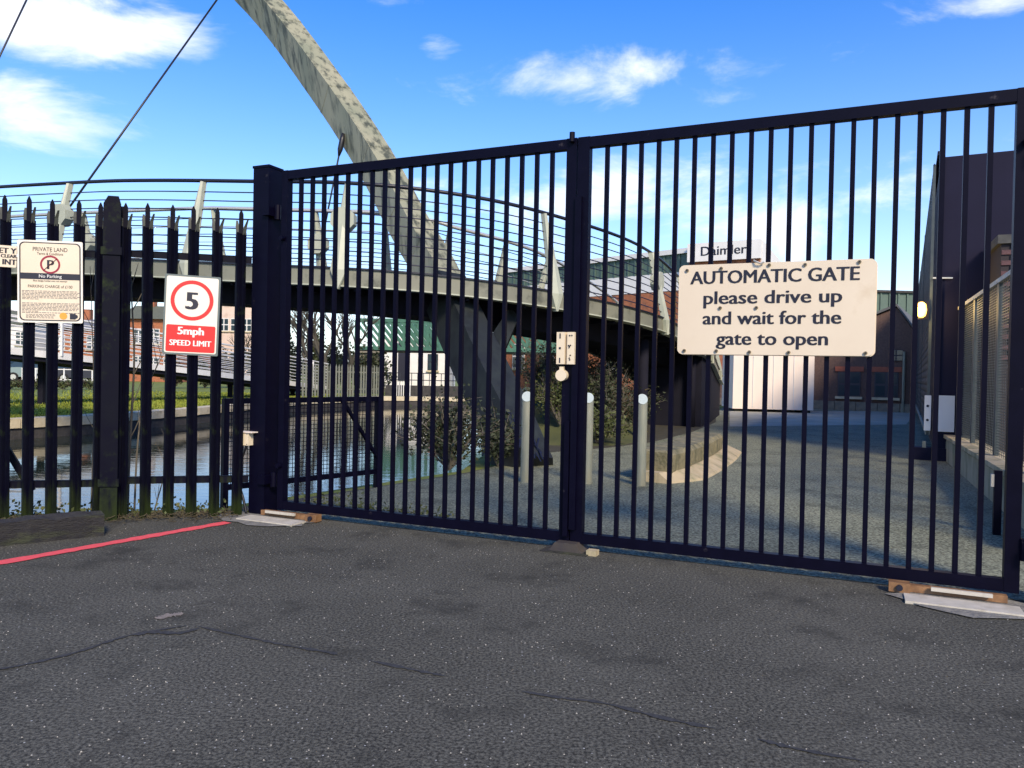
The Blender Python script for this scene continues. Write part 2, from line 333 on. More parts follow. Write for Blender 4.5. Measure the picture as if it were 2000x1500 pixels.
mb = MB(); mb.add([(p.x, p.y, .004) for p in dr], [tuple(range(len(dr)))]); tag(mb.build('driveway', ASPH2), 'coarse greenish asphalt driveway behind the gate', None, kind='structure')
ap = [at(1425, 833, 1), at(1770, 829, 1), at(1790, 803, 1), at(1425, 803, 1)]  # paler strip: sunlight on the far driveway put into the ground colour
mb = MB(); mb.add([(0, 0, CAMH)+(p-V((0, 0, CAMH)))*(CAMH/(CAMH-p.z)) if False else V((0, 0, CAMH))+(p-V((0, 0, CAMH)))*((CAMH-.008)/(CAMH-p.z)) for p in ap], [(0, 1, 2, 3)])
tag(mb.build('sunlit_strip', mat('sunlit_ground', (.30, .29, .22), (.42, .40, .31), 1.2, .9)), 'pale strip coloured as sunlit ground across the end of the driveway', None, kind='structure')
vg = [(-.3, 11.6), (1.7, 12.8), (2.8, 14.2), (4.2, 17), (5.8, 21), (6.6, 24), (-.6, 24), (-.55, 16)]
mb = MB(); mb.add([(x, y, -.006) for x, y in vg], [tuple(range(len(vg)))]); tag(mb.build('verge', mat('dark_earth', (.03, .027, .018), (.055, .05, .03), 4, .95, bump=.6)), 'dark bare earth under the footbridge', None, kind='structure')
# water
WM = bpy.data.materials.new('canal_water'); WM.use_nodes = True; t = WM.node_tree; b = t.nodes['Principled BSDF']
b.inputs['Base Color'].default_value = (.018, .028, .022, 1); b.inputs['Roughness'].default_value = .04; b.inputs['IOR'].default_value = 1.33
tcn = t.nodes.new('ShaderNodeTexCoord'); mpn = t.nodes.new('ShaderNodeMapping'); mpn.inputs['Scale'].default_value = (.8, 2.2, 1); n = t.nodes.new('ShaderNodeTexNoise')
n.inputs['Scale'].default_value = 2.6; n.inputs['Detail'].default_value = 4; bp = t.nodes.new('ShaderNodeBump'); bp.inputs['Strength'].default_value = .05; bp.inputs['Distance'].default_value = .05
t.links.new(tcn.outputs['Object'], mpn.inputs[0]); t.links.new(mpn.outputs[0], n.inputs[0]); t.links.new(n.outputs[0], bp.inputs['Height']); t.links.new(bp.outputs[0], b.inputs['Normal'])
mb = MB(); mb.add([(-70, -12, -.38), (60, -12, -.38), (60, 50, -.38), (-70, 50, -.38)], [(0, 1, 2, 3)]); tag(mb.build('canal_water', WM), 'still canal water reflecting the sky', None, kind='structure')
def bankwall(name, pts, m, z0, z1):
    mb = MB(); n = len(pts)
    mb.add([(x, y, z) for z in (z0, z1) for x, y in pts], [(i, i+1, n+i+1, n+i) for i in range(n-1)]); return tag(mb.build(name, m), None, None, kind='structure')
bankwall('canal_wall_near', right_bank, M_wall, -1.2, -.012)
cw = bankwall('canal_wall_far', left_bank, M_wall, -1.2, -.012)
# coping stones along the far bank
for i in range(1, 10):
    a, b2 = V((*left_bank[i], 0)), V((*left_bank[i+1], 0))
    if i == 9: b2 = a + (b2-a).normalized()*9
    n = max(1, int((b2-a).length/1.25)); d = (b2-a)/n
    for k in range(n):
        mb = MB(); p = a+d*k; q = a+d*(k+1)-d.normalized()*.02; sd_ = V((d.y, -d.x, 0)).normalized()*.2
        mb.bar(p+sd_+V((0, 0, -.04)), q+sd_+V((0, 0, -.04+random.uniform(-.008, .008))), .5, .2); mb.build('coping_stone', M_stone, cw)
# grass on the far bank
mb = MB()
for i in range(24000):
    y = random.uniform(13, 38); lx = -10.2 if y < 18 else (-9.2 if y < 30 else -7.5)
    x = lx - .8 - abs(random.gauss(0, 1))*9*random.random()
    if inside(V((x, y, 0)), loop): continue
    h = random.uniform(.02, .07)*(1+.5*random.random()); a = random.uniform(0, 6.28); dx, dy = .03*math.cos(a), .03*math.sin(a)
    mb.add([(x-dx, y-dy, -.01), (x+dx, y+dy, -.01), (x+random.uniform(-.06, .06), y+random.uniform(-.06, .06), h)], [(0, 1, 2)])
tag(mb.build('grass', M_grass), 'short bright green grass on the far canal bank', 'grass', kind='stuff')
# seams and patches in the near asphalt
M_bit = mat('bitumen_seam', (.022, .022, .022), (.05, .05, .048), 60, .8)
def seam(name, pix, wpx, m, z, jit=.3):
    pts = spline([at(x, y, 1) for x, y in pix], 8); g2 = []
    for p in pts:
        r = p-V((0, 0, CAMH)); g2.append(V((0, 0, CAMH))+r*(CAMH/-r.z))
    mb = MB(); k = len(g2); vs = []
    for i, p in enumerate(g2):
        d = (g2[min(i+1, k-1)]-g2[max(i-1, 0)]).normalized(); s = V((-d.y, d.x, 0)); wv = wpx*(.35+random.random()*(1+jit))*.5*min(1, .15+i/3, .15+(k-1-i)/3)
        vs += [(p.x+s.x*wv, p.y+s.y*wv, z), (p.x-s.x*wv, p.y-s.y*wv, z)]
    mb.add(vs, [(2*i, 2*i+1, 2*i+3, 2*i+2) for i in range(k-1)]); return tag(mb.build(name, m), None, None, kind='structure')
for sg_ in ([(-20, 1312), (60, 1297), (150, 1275), (250, 1243), (370, 1222)], [(385, 1224), (480, 1245), (560, 1262), (640, 1275), (660, 1280)], [(720, 1291), (800, 1308), (870, 1322)], [(1020, 1352), (1100, 1365), (1180, 1375), (1300, 1405), (1400, 1425)], [(1480, 1445), (1560, 1465), (1700, 1490)]):
    seam('asphalt_seam', sg_, .02, M_bit, .004)
seam('asphalt_crack', [(250, 1243), (300, 1236), (350, 1238), (390, 1228)], .03, M_bit, .0045)
seam('asphalt_patch', [(306, 1210), (318, 1206), (330, 1203), (345, 1201), (358, 1200)], .05, mat('worn_pale_patch', (.16, .14, .12), (.26, .22, .18), 60, .9), .004)
# red line
def gpt(px, py):
    r = ray(px, py); return V((0, 0, CAMH))+r*(CAMH/-r.z)
a, b2 = gpt(-60, 1111), gpt(445, 1021); d = (b2-a).normalized(); s = V((-d.y, d.x, 0))*.052
mb = MB(); vs = []
for i in range(41):
    p = a+(b2-a)*i/40; k = 1+random.uniform(-.18, .18); vs += [p+s*k+V((0, 0, .005)), p-s*k+V((0, 0, .005))]
mb.add(vs, [(2*i, 2*i+1, 2*i+3, 2*i+2) for i in range(40)]); tag(mb.build('road_marking', M_redline), 'red painted line on the asphalt below the palisade fence', None, kind='structure')

# ------------------------------------------------------------------ gate
PW = .165
def gate_post(u, label):
    r = thing('gate_post', label, 'gate post', gw(u, 0), GA)
    mb = MB(); mb.box((0, 0, 1.445), (PW, PW, 2.89)); mb.build('post', M_black, r)
    mb = MB(); mb.box((0, 0, 2.9), (PW+.012, PW+.012, .02)); mb.build('cap', M_black, r)
    sg = 1 if u < 1 else -1
    for z in (.3, 2.52):
        mb = MB(); mb.box((sg*PW*.5, -.02, z), (.07, PW+.03, .07)); mb.tube([(sg*(PW*.5+.05), -.03, z-.06), (sg*(PW*.5+.05), -.03, z+.06)], .028, 10); mb.build('hinge', M_black, r)
    return r
gate_post(-.145, 'thick black square post between the palisade fence and the gate')
gate_post(5.415, 'black square gate post at the right edge of the photo')
BT, BB = 2.86, .055
bar_me = MB().box((0, 0, (BT+BB)/2), (.028, .028, BT-BB-.1)).mesh('bar', M_black)
def leaf(u0, u1, label, first):
    r = thing('gate_leaf', label, 'gate', gw(u0, 0), GA, None); wd = u1-u0
    MB().box((wd/2, 0, BT-.035), (wd, .06, .07)).build('top_rail', M_black, r)
    MB().box((wd/2, 0, BB+.035), (wd, .06, .07)).build('bottom_rail', M_black, r)
    sw = (.06, .075) if first else (.085, .075)
    MB().box((sw[0]/2, 0, (BT+BB)/2), (sw[0], .064, BT-BB+.004)).build('stile', M_black, r)
    MB().box((wd-sw[1]/2, 0, (BT+BB)/2), (sw[1], .064, BT-BB+.004)).build('stile', M_black, r)
    for i in range(20):
        x = sw[0] + (wd-sw[0]-sw[1])*(i+1)/21
        inst('bar', bar_me, r, (x, 0, 0))
    return r
MID = 2.61
gl = leaf(.03, MID-.004, 'left leaf of the black barred gate, next to the palisade fence', True)
gr = leaf(MID+.004, 5.26, 'right leaf of the black barred gate, carrying the large cream sign', False)
wl = MID-.034
mb = MB(); mb.tube([(wl-.03, -.05, BT-.03), (wl-.03, -.05, BT+.035)], .02, 8); mb.build('stop_knob', M_black, gl)
mb = MB(); mb.box((wl-.02, -.05, .5), (.035, .03, .8)); mb.build('drop_bolt', M_black, gl)
mb = MB(); mb.box((.02, -.045, 1.3), (.045, .03, 2.3)); mb.build('cover_strip', M_black, gr)
for z in (.42, 2.3):
    mb = MB(); mb.tube([(.03, -.04, z), (.03, -.075, z)], .02, 8); mb.build('hinge_bolt', M_black, gl)
mb = MB(); mb.tube([(5.26-MID-.03, -.04, 2.56), (5.26-MID-.03, -.08, 2.56)], .02, 8); mb.build('hinge_bolt', M_black, gr)
# ground stop under the meeting stiles
r = thing('gate_stop', 'low dark metal gate stop on the asphalt under the middle of the gate', 'gate stop', gw(MID, -.03), GA)
mb = MB(); mb.prism([(-.13, 0), (.13, 0), (.10, .03), (.075, .065), (-.075, .065), (-.10, .03)], lambda x, z, s: (x, -.09 if s else .09, z)); mb.build('block', mat('stop_steel', (.035, .03, .035), (.06, .05, .04), 12, .7), r)
mb = MB(); mb.box((0, 0, .004), (.34, .26, .008)); mb.build('base_plate', M_wood, r)
mb = MB(); mb.box((.19, -.06, .018), (.07, .07, .036)); tag(mb.build('concrete_lump', M_conc, None), None)
o = bpy.data.objects['concrete_lump']; o.location = gw(MID, -.03); o.rotation_euler = (0, 0, GA); tag(o, 'small pale concrete lump beside the gate stop', 'stone')
# operators in the ground at both hinges
def operator(u, sg, label, pl):
    r = thing('gate_operator', label, 'gate motor', gw(u, -.10), GA)
    MB().box((sg*.06, -.15, .008), (.56, .17, .016)).build('cover_plate', M_plate, r)
    MB().box((sg*.10, .02, .03), (.55, .045, .04)).build('arm', M_rust, r)
    mb = MB(); mb.box((sg*.36, .0, .035), (.11, .07, .055)); q = mb.build('arm_end', M_rust, r)
    mb = MB(); mb.tube([(sg*.36, -.034, .035), (sg*.36, -.05, .035)], .018, 10); mb.build('bolt', M_ink, r)
    MB().box((sg*.05, -.03, .048), (.3, .02, .02)).build('link_bar', M_plate, r)
    return r
operator(.10, 1, 'pale plate and rusty arm at the foot of the left gate post', 1)
operator(5.02, -1, 'pale plate and rusty gold arm at the foot of the right gate end', 1)
for (u, wd, nm) in ((.05, .9, 1), (5.05, .85, 2)):
    n = 18; mb = MB(); c = gw(u, -.2)
    mb.add([c+U*(math.cos(6.283*i/n)*wd*.5*random.uniform(.85, 1.12))+W*(math.sin(6.283*i/n)*.24*random.uniform(.75, 1.2))+V((0, 0, .0075)) for i in range(n)], [tuple(range(n))])
    tag(mb.build('concrete_patch', mat('patch_concrete', (.13, .125, .115), (.24, .23, .2), 14, .95, bump=.6)), None, None, kind='structure')
# beige lock box and round plate on the middle stile
u0, z0 = g_hit(1096, 650); u1, z1 = g_hit(1129, 712)
r = thing('lock_box', 'cream metal lock box fixed to the middle of the gate', 'box', gw((u0+u1)/2, -.05, z1), GA)
h = z0-z1; wd = u1-u0
MB().box((-wd*.27, -.012, h/2), (wd*.46, .05, h)).build('left_half', M_beige, r)
MB().box((wd*.03, .004, h/2), (wd*.14, .03, h)).build('channel', mat('beige_shade', (.6, .49, .34), rough=.5), r)
MB().box((wd*.30, -.012, h/2), (wd*.40, .05, h)).build('right_half', M_beige, r)
for (x, z, s) in ((-.3, .88, 1), (-.3, .5, 0), (-.3, .12, 1)): MB().box((wd*x, -.038, h*z), (.008 if s else .014, .004, .035 if s else .014)).build('slot', M_ink, r)
for k in range(9): mb = MB(); disc(mb, wd*random.uniform(.17, .44), h*random.uniform(.06, .94), .005, -.041, -.036, 8); mb.build('screw', M_ink, r)
u0, z0 = g_hit(1103, 733)
r = thing('lock_cover', 'round cream lock cover just below the lock box', 'lock', gw(u0, -.05, z0), GA)
mb = MB(); disc(mb, 0, 0, .04, -.03, .02); mb.build('disc', M_beige, r); mb = MB(); mb.box((0, -.005, .045), (.03, .03, .03)); mb.build('hinge_tab', M_beige, r)

# ------------------------------------------------------------------ large sign
uu = [g_hit(*p, v=-.05) for p in ((1327, 518), (1712, 505), (1708, 695), (1322, 692))]
su = (uu[0][0]+uu[1][0]+uu[2][0]+uu[3][0])/4; sz = sum(p[1] for p in uu)/4; sw_ = ((uu[1][0]-uu[0][0])+(uu[2][0]-uu[3][0]))/2; sh = ((uu[0][1]-uu[3][1])+(uu[1][1]-uu[2][1]))/2
tilt = ((uu[1][1]-uu[0][1])+(uu[2][1]-uu[3][1]))/2/sw_
r = thing('gate_sign', 'large cream sign reading AUTOMATIC GATE please drive up and wait for the gate to open', 'sign', gw(su, -.035, sz), GA)
r.rotation_euler = (0, -tilt, GA)
mb = MB(); plate(mb, 0, 0, sw_, sh, -.012, .0, .035); mb.build('panel', M_sign, r)
mb = MB(); plate(mb, .006, -.004, sw_, sh, .002, .012, .035); mb.build('backing_panel', M_sign, r)
H = sh
for i, (s, zc, k) in enumerate((('AUTOMATIC GATE', .285, .855), ('please drive up', .06, .70), ('and wait for the', -.165, .70), ('gate to open', -.39, .565))):
    text(s, H*.205, M_ink, r, place((-.005 if i == 0 else -.01 if i < 3 else 0)*sw_, -.0135, zc*H), .0034, width=sw_*k)
for (x, z) in ((-.455, .44), (-.27, .45), (-.02, .47), (.16, .46), (.42, .47), (-.27, .015), (-.08, .012), (-.46, -.46), (-.285, -.46), (-.11, -.47), (.09, -.47), (.46, -.47)):
    mb = MB(); disc(mb, x*sw_, z*H, .011, -.022, -.012, 10); q = mb.build('bolt', mat('bolt_brass', (.25, .2, .12), rough=.5, metal=.6), r)
    mb = MB(); disc(mb, x*sw_, z*H, .005, -.026, -.021, 8); mb.build('bolt_head', M_ink, q)
mb = MB(); mb.tube([(-.10*sw_, -.02, .525*H), (-.08*sw_, -.035, .50*H), (-.06*sw_, -.03, .485*H), (-.045*sw_, -.03, .50*H)], .006, 6); mb.build('wire_tie', M_steel, r)

# ------------------------------------------------------------------ palisade fence
fence = thing('palisade_fence', 'dark palisade fence with spiked pales left of the gate', 'fence', FR, FA)
def pale_mesh():
    mb = MB(); wd = .084; H0 = 2.33
    prof = [(-wd/2, .010), (-wd*.3, -.012), (-wd*.1, .004), (0, -.008), (wd*.1, .004), (wd*.3, -.012), (wd/2, .010)]
    rings = [[(x, y, z) for x, y in prof] + [(x, y+.004, z) for x, y in reversed(prof)] for z in (-.02, H0)]
    return mb.loft(rings)
pm = pale_mesh().mesh('pale', M_fence)
def prong(pts, wd, th=.006):
    mb = MB(); n = len(pts); vs = []
    for i, (x, y, z) in enumerate(pts):
        k = wd[i]; vs += [(x-k/2, y-th/2, z), (x+k/2, y-th/2, z), (x+k/2, y+th/2, z), (x-k/2, y+th/2, z)]
    rings = [vs[4*i:4*i+4] for i in range(n)]; return mb.loft(rings)
pr = prong([(0, -.004, 2.32), (0, -.004, 2.43), (0, -.006, 2.48), (0, -.006, 2.515)], [.034, .036, .034, .006]).mesh('point', M_fence)
pl_ = prong([(-.026, .006, 2.31), (-.030, .010, 2.38), (-.036, .03, 2.43)], [.028, .028, .014]).mesh('prong', M_tip)
pr_ = prong([(.026, -.004, 2.31), (.034, -.02, 2.37), (.056, -.05, 2.425)], [.028, .024, .012]).mesh('prong', M_tip)
pxs = [13, 60, 106, 153, 198, 244, 290, 335, 380, 425, 469]
ss = [f_hit(x, 560)[0] for x in pxs]; pitch = (ss[-1]-ss[0])/10
ss = [ss[0]-pitch*k for k in range(7, 0, -1)] + ss
for s in ss:
    p = inst('pale', pm, fence, (s, -.03, random.uniform(-.012, .012)), (0, random.uniform(-.004, .004), 0))
    for q, nm in ((pr, 'point'), (pl_, 'prong'), (pr_, 'prong')): inst(nm, q, p)
ps = f_hit(222, 700)[0]
for s0, s1, dz in ((ss[0]-.1, ps, -.02), (ps, -.06, 0.0)):
    for zt, px in ((2.12, 0), (.30, 0)):
        MB().bar((s0, .005, zt+dz), (s1, .005, zt+dz), .008, .055).build('rail', M_fence, fence)
        MB().bar((s0, .02, zt+dz+.026), (s1, .02, zt+dz+.026), .045, .006).build('rail_flange', M_fence, fence)
for s in (ps, ps-2.75):
    mb = MB(); mb.box((s, -.055, 1.245), (.012, .09, 2.49)); mb.box((s, -.10, 1.245), (.125, .010, 2.54-.05)); mb.box((s, -.01, 1.245), (.125, .01, 2.49))
    p = mb.build('post', M_fence, fence)
    mb = MB(); mb.prism([(-.0625, 2.49), (.0625, 2.49), (.045, 2.55), (-.03, 2.55)], lambda x, z, q: (x+s, -.105 if q else -.095, z)); mb.build('post_tip', M_fence, p)
    for z in (2.12, .30): MB().box((s, -.112, z), (.15, .012, .06)).build('fishplate', M_fence, p)
# stays behind the left panel
MB().bar((ss[0]+.5, .15, 1.75), (ss[6]+.3, .2, .2), .03, .05).build('brace', M_fence, fence)
# sleeper, sapling stems and litter at the fence foot
a, b2 = gpt(-160, 1085), gpt(203, 1046); d = (b2-a).normalized(); sN = V((-d.y, d.x, 0))
r = thing('timber_sleeper', 'old dark timber sleeper lying at the foot of the palisade fence', 'sleeper', a, math.atan2(d.y, d.x)); ln = (b2-a).length
rg = []
for i in range(15):
    x = ln*i/14; j = lambda k=.012: random.uniform(-k, k)
    rg.append([(x, .0+j(), -.01), (x, .21+j(), -.01), (x, .21+j(), .15+j()), (x, .10, .17+j(.006)), (x, .0+j(), .155+j())])
MB().loft(rg).build('beam', M_wood, r)
def stem(name, pts, rad, m, label, cat, group=None, side=6, sidelen=.3):
    base = V(pts[0]); r = thing(name, label, cat, base, 0, group); P = spline([V(p)-base for p in pts], 5)
    mb = MB(); mb.tube(P, [rad*(1-.75*i/(len(P)-1)) for i in range(len(P))], 6); mb.build('stem', m, r, smooth=True)
    for k in range(side):
        i = random.randint(len(P)//5, len(P)-2); q = P[i]; a = random.uniform(0, 6.28); l = sidelen*random.uniform(.5, 1.2)
        mb = MB(); mb.tube([q, q+V((math.cos(a)*.35, math.sin(a)*.2, .6))*l*.6, q+V((math.cos(a)*.55, math.sin(a)*.3, 1.1))*l], [rad*.4, rad*.3, rad*.12], 5); mb.build('twig', m, r)
    return r
def fp(px, py, off): return on_plane(px, py, FR+FN*(-off), FN)
lab = ['thin bare sapling behind the fence between the notice and the speed sign', 'bare leaning stem crossing behind the fence post', 'slender forked bare sapling right of the fence post', 'short bare stem low behind the fence, left of the white junction box']
b0 = fp(248, 1022, .22); b0.z = 0
stem('sapling', [b0, fp(252, 900, .22), fp(258, 790, .22), fp(262, 690, .22), fp(256, 560, .24), fp(256, 530, .24)], .014, M_twig, lab[2], 'sapling', side=9, sidelen=.28)
b0 = fp(262, 1022, .26); b0.z = 0
stem('sapling', [b0, fp(268, 880, .26), fp(280, 780, .3), fp(300, 730, .3), fp(320, 690, .34)], .009, M_twig, lab[0], 'sapling', side=6)
b0 = fp(178, 1005, .3); b0.z = 0
stem('sapling', [b0, fp(184, 800, .3), fp(180, 640, .3), fp(176, 520, .3)], .008, M_twig, lab[1], 'sapling', side=5)
b0 = fp(300, 1025, .2); b0.z = 0
stem('sapling', [b0, fp(312, 960, .2), fp(330, 900, .2), fp(345, 860, .2)], .007, M_twig, lab[3], 'sapling', side=6, sidelen=.2)
mb = MB()
for i in range(900):
    s = random.uniform(-2.6, -.15); p = FR+FD*s+FN*random.gauss(.02, .10); a = random.uniform(0, 6.28); l = random.uniform(.02, .1)
    mb.bar((p.x, p.y, random.uniform(.004, .03)), (p.x+math.cos(a)*l, p.y+math.sin(a)*l, random.uniform(.004, .05)), .004)
tag(mb.build('leaf_litter', M_leafb), 'dry twigs and leaf litter along the fence foot', 'litter', kind='stuff')
mb = MB(); pts = []
for i in range(1500):
    s = random.uniform(-2.7, 1.2); base = FR+FD*min(s, -.2) if s < -.2 else gw(s+.2, .35)
    pts.append(base + V((random.gauss(0, .08), random.gauss(.12, .08), random.uniform(0, .14)*random.random())))
leaves(mb, pts, .036); tag(mb.build('weeds', M_leafg), 'low green weeds along the fence foot and canal edge', 'weeds', kind='stuff')

# fence signs
def fsign(name, px, label, cat='sign', off=.055):
    q = [f_hit(*p, off=off) for p in px]
    cs = sum(p[0] for p in q)/4; cz = sum(p[1] for p in q)/4; wd = ((q[1][0]-q[0][0])+(q[2][0]-q[3][0]))/2; ht = ((q[0][1]-q[3][1])+(q[1][1]-q[2][1]))/2
    tl = ((q[1][1]-q[0][1])+(q[2][1]-q[3][1]))/2/wd
    p = FR+FD*cs+FN*off; r = thing(name, label, cat, (p.x, p.y, cz), FA); r.rotation_euler = (0, -tl, FA); return r, wd, ht
r, wd, ht = fsign('parking_notice', ((33, 468), (162, 473), (162, 632), (36, 629)), 'cream private land no parking notice with small print on the palisade fence')
mb = MB(); plate(mb, 0, 0, wd, ht, -.006, 0, .012); mb.build('panel', M_signw, r)
mb = MB(); o_ = rounded(wd*.94, ht*.955, .035); i_ = rounded(wd*.90, ht*.93, .03)
mb.loft([[(x, -.008, z) for x, z in o_], [(x, -.008, z) for x, z in i_]], caps=False); mb.build('border', M_ink, r)
mb = MB(); plate(mb, 0, 0, wd*.90, ht*.93, -.0075, -.0062, .03); mb.build('face', M_sign, r)
Y = -.0085
text('PRIVATE LAND', ht*.07, M_ink, r, place(0, Y, ht*.37), .0003, width=wd*.53)
text('Terms & Conditions', ht*.045, M_ink, r, place(0, Y, ht*.325), 0, width=wd*.4)
mb = MB(); ring(mb, 0, ht*.21, wd*.125, wd*.155, Y-.001, Y+.001); mb.build('ring', M_mar, r)
text('P', ht*.16, M_ink, r, place(0, Y, ht*.155), .003)
mb = MB(); mb.bar((-wd*.10, Y-.0008, ht*.21-wd*.10), (wd*.10, Y-.0008, ht*.21+wd*.10), .001, wd*.03, up=(0, 1, 0)); mb.build('slash', M_mar, r)
MB().box((0, Y, ht*.065), (wd*.90, .001, ht*.075)).build('band', M_ink, r)
text('No Parking', ht*.055, M_whitep, r, place(0, Y-.001, ht*.048), .0008)
text('Blue badge holders are not exempt', ht*.03, M_ink, r, place(0, Y, ht*.0), .0006, width=wd*.52)
text('PARKING CHARGE of £100', ht*.05, M_ink, r, place(0, Y, -ht*.075), .0008, width=wd*.68)
mb = MB()
for k in range(17):
    if k in (7, 8): continue
    z = -ht*(.115+.0165*k); x = -wd*.43
    while x < wd*.42:
        l = random.uniform(.02, .07)*wd; mb.box((x+l/2, Y, z), (l, .0006, ht*.007)); x += l+wd*.012
        if k in (6, 15) and x > -wd*.2: break
for k in range(4):
    x = -wd*.37
    while x < wd*.05: l = random.uniform(.02, .06)*wd; mb.box((x+l/2, Y, -ht*(.40+.014*k)), (l, .0006, ht*.006)); x += l+wd*.012
mb.build('small_print', mat('print_grey', (.12, .11, .11), rough=.5), r, kind='stuff')
mb = MB(); disc(mb, wd*.2, -ht*.415, wd*.06, Y-.001, Y); mb.build('seal', mat('orange_print', (.75, .33, .04), rough=.4), r)
mb = MB(); mb.box((wd*.345, Y, -ht*.42), (wd*.09, .001, ht*.07)); disc(mb, wd*.39, -ht*.42, wd*.035, Y-.0012, Y); mb.build('camera_symbol', M_ink, r)
r, wd, ht = fsign('speed_sign', ((322, 535), (430, 541), (427, 697), (317, 690)), 'white and red 5mph speed limit sign on the palisade fence')
mb = MB(); plate(mb, 0, 0, wd, ht, -.004, .004, .01); mb.build('backing', M_greyb, r)
mb = MB(); plate(mb, 0, .0, wd*.93, ht*.955, -.007, -.0042, .015); mb.build('panel', M_signw, r)
Y = -.008
mb = MB(); ring(mb, 0, ht*.185, wd*.315, wd*.385, Y-.001, Y+.0012); mb.build('ring', M_red, r)
text('5', ht*.31, M_ink, r, place(.0, Y, ht*.075), .011)
mb = MB(); plate(mb, 0, -ht*.295, wd*.88, ht*.335, Y-.001, Y+.001, .012); mb.build('red_panel', M_red, r)
text('5mph', ht*.135, M_whitep, r, place(0, Y-.002, -ht*.245), .004, width=wd*.46)
text('SPEED LIMIT', ht*.10, M_whitep, r, place(0, Y-.002, -ht*.385), .0022, width=wd*.74)
r, wd, ht = fsign('clearance_sign', ((-90, 472), (33, 481), (33, 523), (-90, 515)), 'small cream sign with black capitals cut by the left edge of the photo', off=.045)
mb = MB(); plate(mb, 0, 0, wd, ht, -.005, 0, .008); mb.build('panel', M_sign, r)
text('ET Y', ht*.36, M_ink, r, place(wd*.49, -.006, ht*.14), .003, 'RIGHT'); text('CLEAR', ht*.22, M_ink, r, place(wd*.50, -.006, -ht*.06), .002, 'RIGHT'); text('INT', ht*.36, M_ink, r, place(wd*.5, -.006, -ht*.38), .003, 'RIGHT')
# junction box and cable on the post
p = gw(-.145-PW/2+.03, -PW/2-.03); bz = at(492, 858, 6.38).z
r = thing('junction_box', 'small cream junction box with black cable on the thick gate post', 'junction box', (p.x, p.y, bz), GA)
MB().box((-.04, 0, 0), (.10, .06, .105)).build('box', M_beige, r); MB().box((-.02, 0, .058), (.16, .08, .008)).build('lid', M_white, r)
for x in (-.08, 0.0):
    for z in (-.042, .042): mb = MB(); disc(mb, x, z, .004, -.033, -.03, 6); mb.build('screw', M_ink, r)
mb = MB(); mb.tube(spline([(-.03, 0, -.05), (-.09, .0, -.2), (-.11, 0, -.36), (-.06, 0, -.5), (-.02, 0, -bz)], 5), .011, 7); mb.build('cable', M_cable, r, smooth=True)

# ------------------------------------------------------------------ mesh guard rail on the canal edge
A_, B_ = V((-2.52, 6.72, 0)), V((-1.40, 8.05, 0)); d = (B_-A_); ln = d.length; ga = math.atan2(d.y, d.x)
r = thing('mesh_railing', 'low dark mesh guard railing along the canal edge behind the gate', 'railing', A_, ga)
for x in (0.02, ln): MB().box((x, 0, .46), (.05, .05, .98)).build('post', M_black, r)
for z in (.93, .17): MB().box((ln/2, 0, z), (ln, .04, .05)).build('rail', M_black, r)
mb = MB(); nx = 44; nz_ = 19
for i in range(1, nx): mb.box((ln*i/nx, 0, .55), (.005, .005, .74))
for i in range(1, nz_): mb.box((ln/2, .005, .17+.76*i/nz_), (ln, .005, .005))
mb.build('wire_mesh', M_black, r, kind='stuff')
MB().bar((ln*.72, -.03, .93), (ln-.02, -.03, .32), .03).build('brace', M_black, r)
r2 = bpy.data.objects['mesh_railing']

# ------------------------------------------------------------------ bollards, kerb island, stop post
wid = 'silver steel bollard with white disc top'
for i, (px, py) in enumerate(((1026, 942), (1146, 945), (1251, 949))):
    p = gpt(px, py); ad = ['leftmost, in front of the bridge leg', 'middle one, just right of the gate centre', 'rightmost, in front of the kerb island'][i]
    r = thing('bollard', 'galvanised bollard with slanted white top, '+ad, 'bollard', p, -.1, 'galvanised bollards behind the gate')
    n = 20; rad = .058; b_ = [(rad*math.cos(6.28318*k/n), rad*math.sin(6.28318*k/n)) for k in range(n)]
    MB().loft([[(x, y, 0) for x, y in b_], [(x, y, .96+y*.95) for x, y in b_]]).build('tube', M_galv, r, smooth=False)
    MB().loft([[(x*.99, y*.99-.003, .965+y*.95) for x, y in b_], [(x*.99, y*.99-.005, .969+y*.95) for x, y in b_]]).build('cap', M_disc, r)
# island
r = thing('kerb_island', 'raised mossy stone kerb island with pale splayed base right of the bollards', 'kerb', gpt(1330, 900), 0); off = r.location.copy()
cl_ = [V((1.60, 8.85, 0)), V((1.98, 9.45, 0)), V((2.48, 10.5, 0)), V((2.95, 11.6, 0)), V((3.36, 12.7, 0))]
cs = spline(cl_, 5); k = len(cs)
rg = []
for i, p in enumerate(cs):
    d = (cs[min(i+1, k-1)]-cs[max(i-1, 0)]).normalized(); s = V((d.y, -d.x, 0)); e_ = .55+.45*min(1, i/4)
    rg.append([p-s*.30*e_+V((0, 0, -.01)), p+s*.46*e_+V((0, 0, -.01)), p+s*.43*e_+V((0, 0, .03)), p+s*.22*e_+V((0, 0, .12)), p-s*.30*e_+V((0, 0, .12))])
MB().loft(rg).build('splayed_base', M_conc, r, off)
for i in range(1, len(cs)-4, 4):
    a, b2 = cs[i], cs[min(i+4, k-1)]; dd = (b2-a).normalized()*.012; s = V((dd.y, -dd.x, 0)).normalized(); rg = []
    for q, e_ in ((a+dd, .94), (a+dd*4, 1), (b2-dd*4, 1), (b2-dd, .94)):
        q = q-s*.04; rg.append([q-s*.25*e_+V((0, 0, .10)), q+s*.24*e_+V((0, 0, .10)), q+s*.25*e_+V((0, 0, .31*e_)), q+s*.20*e_+V((0, 0, .36*e_)), q-s*.20*e_+V((0, 0, .365*e_)), q-s*.25*e_+V((0, 0, .33*e_))])
    MB().loft(rg).build('kerb_stone', M_kerb, r, off)
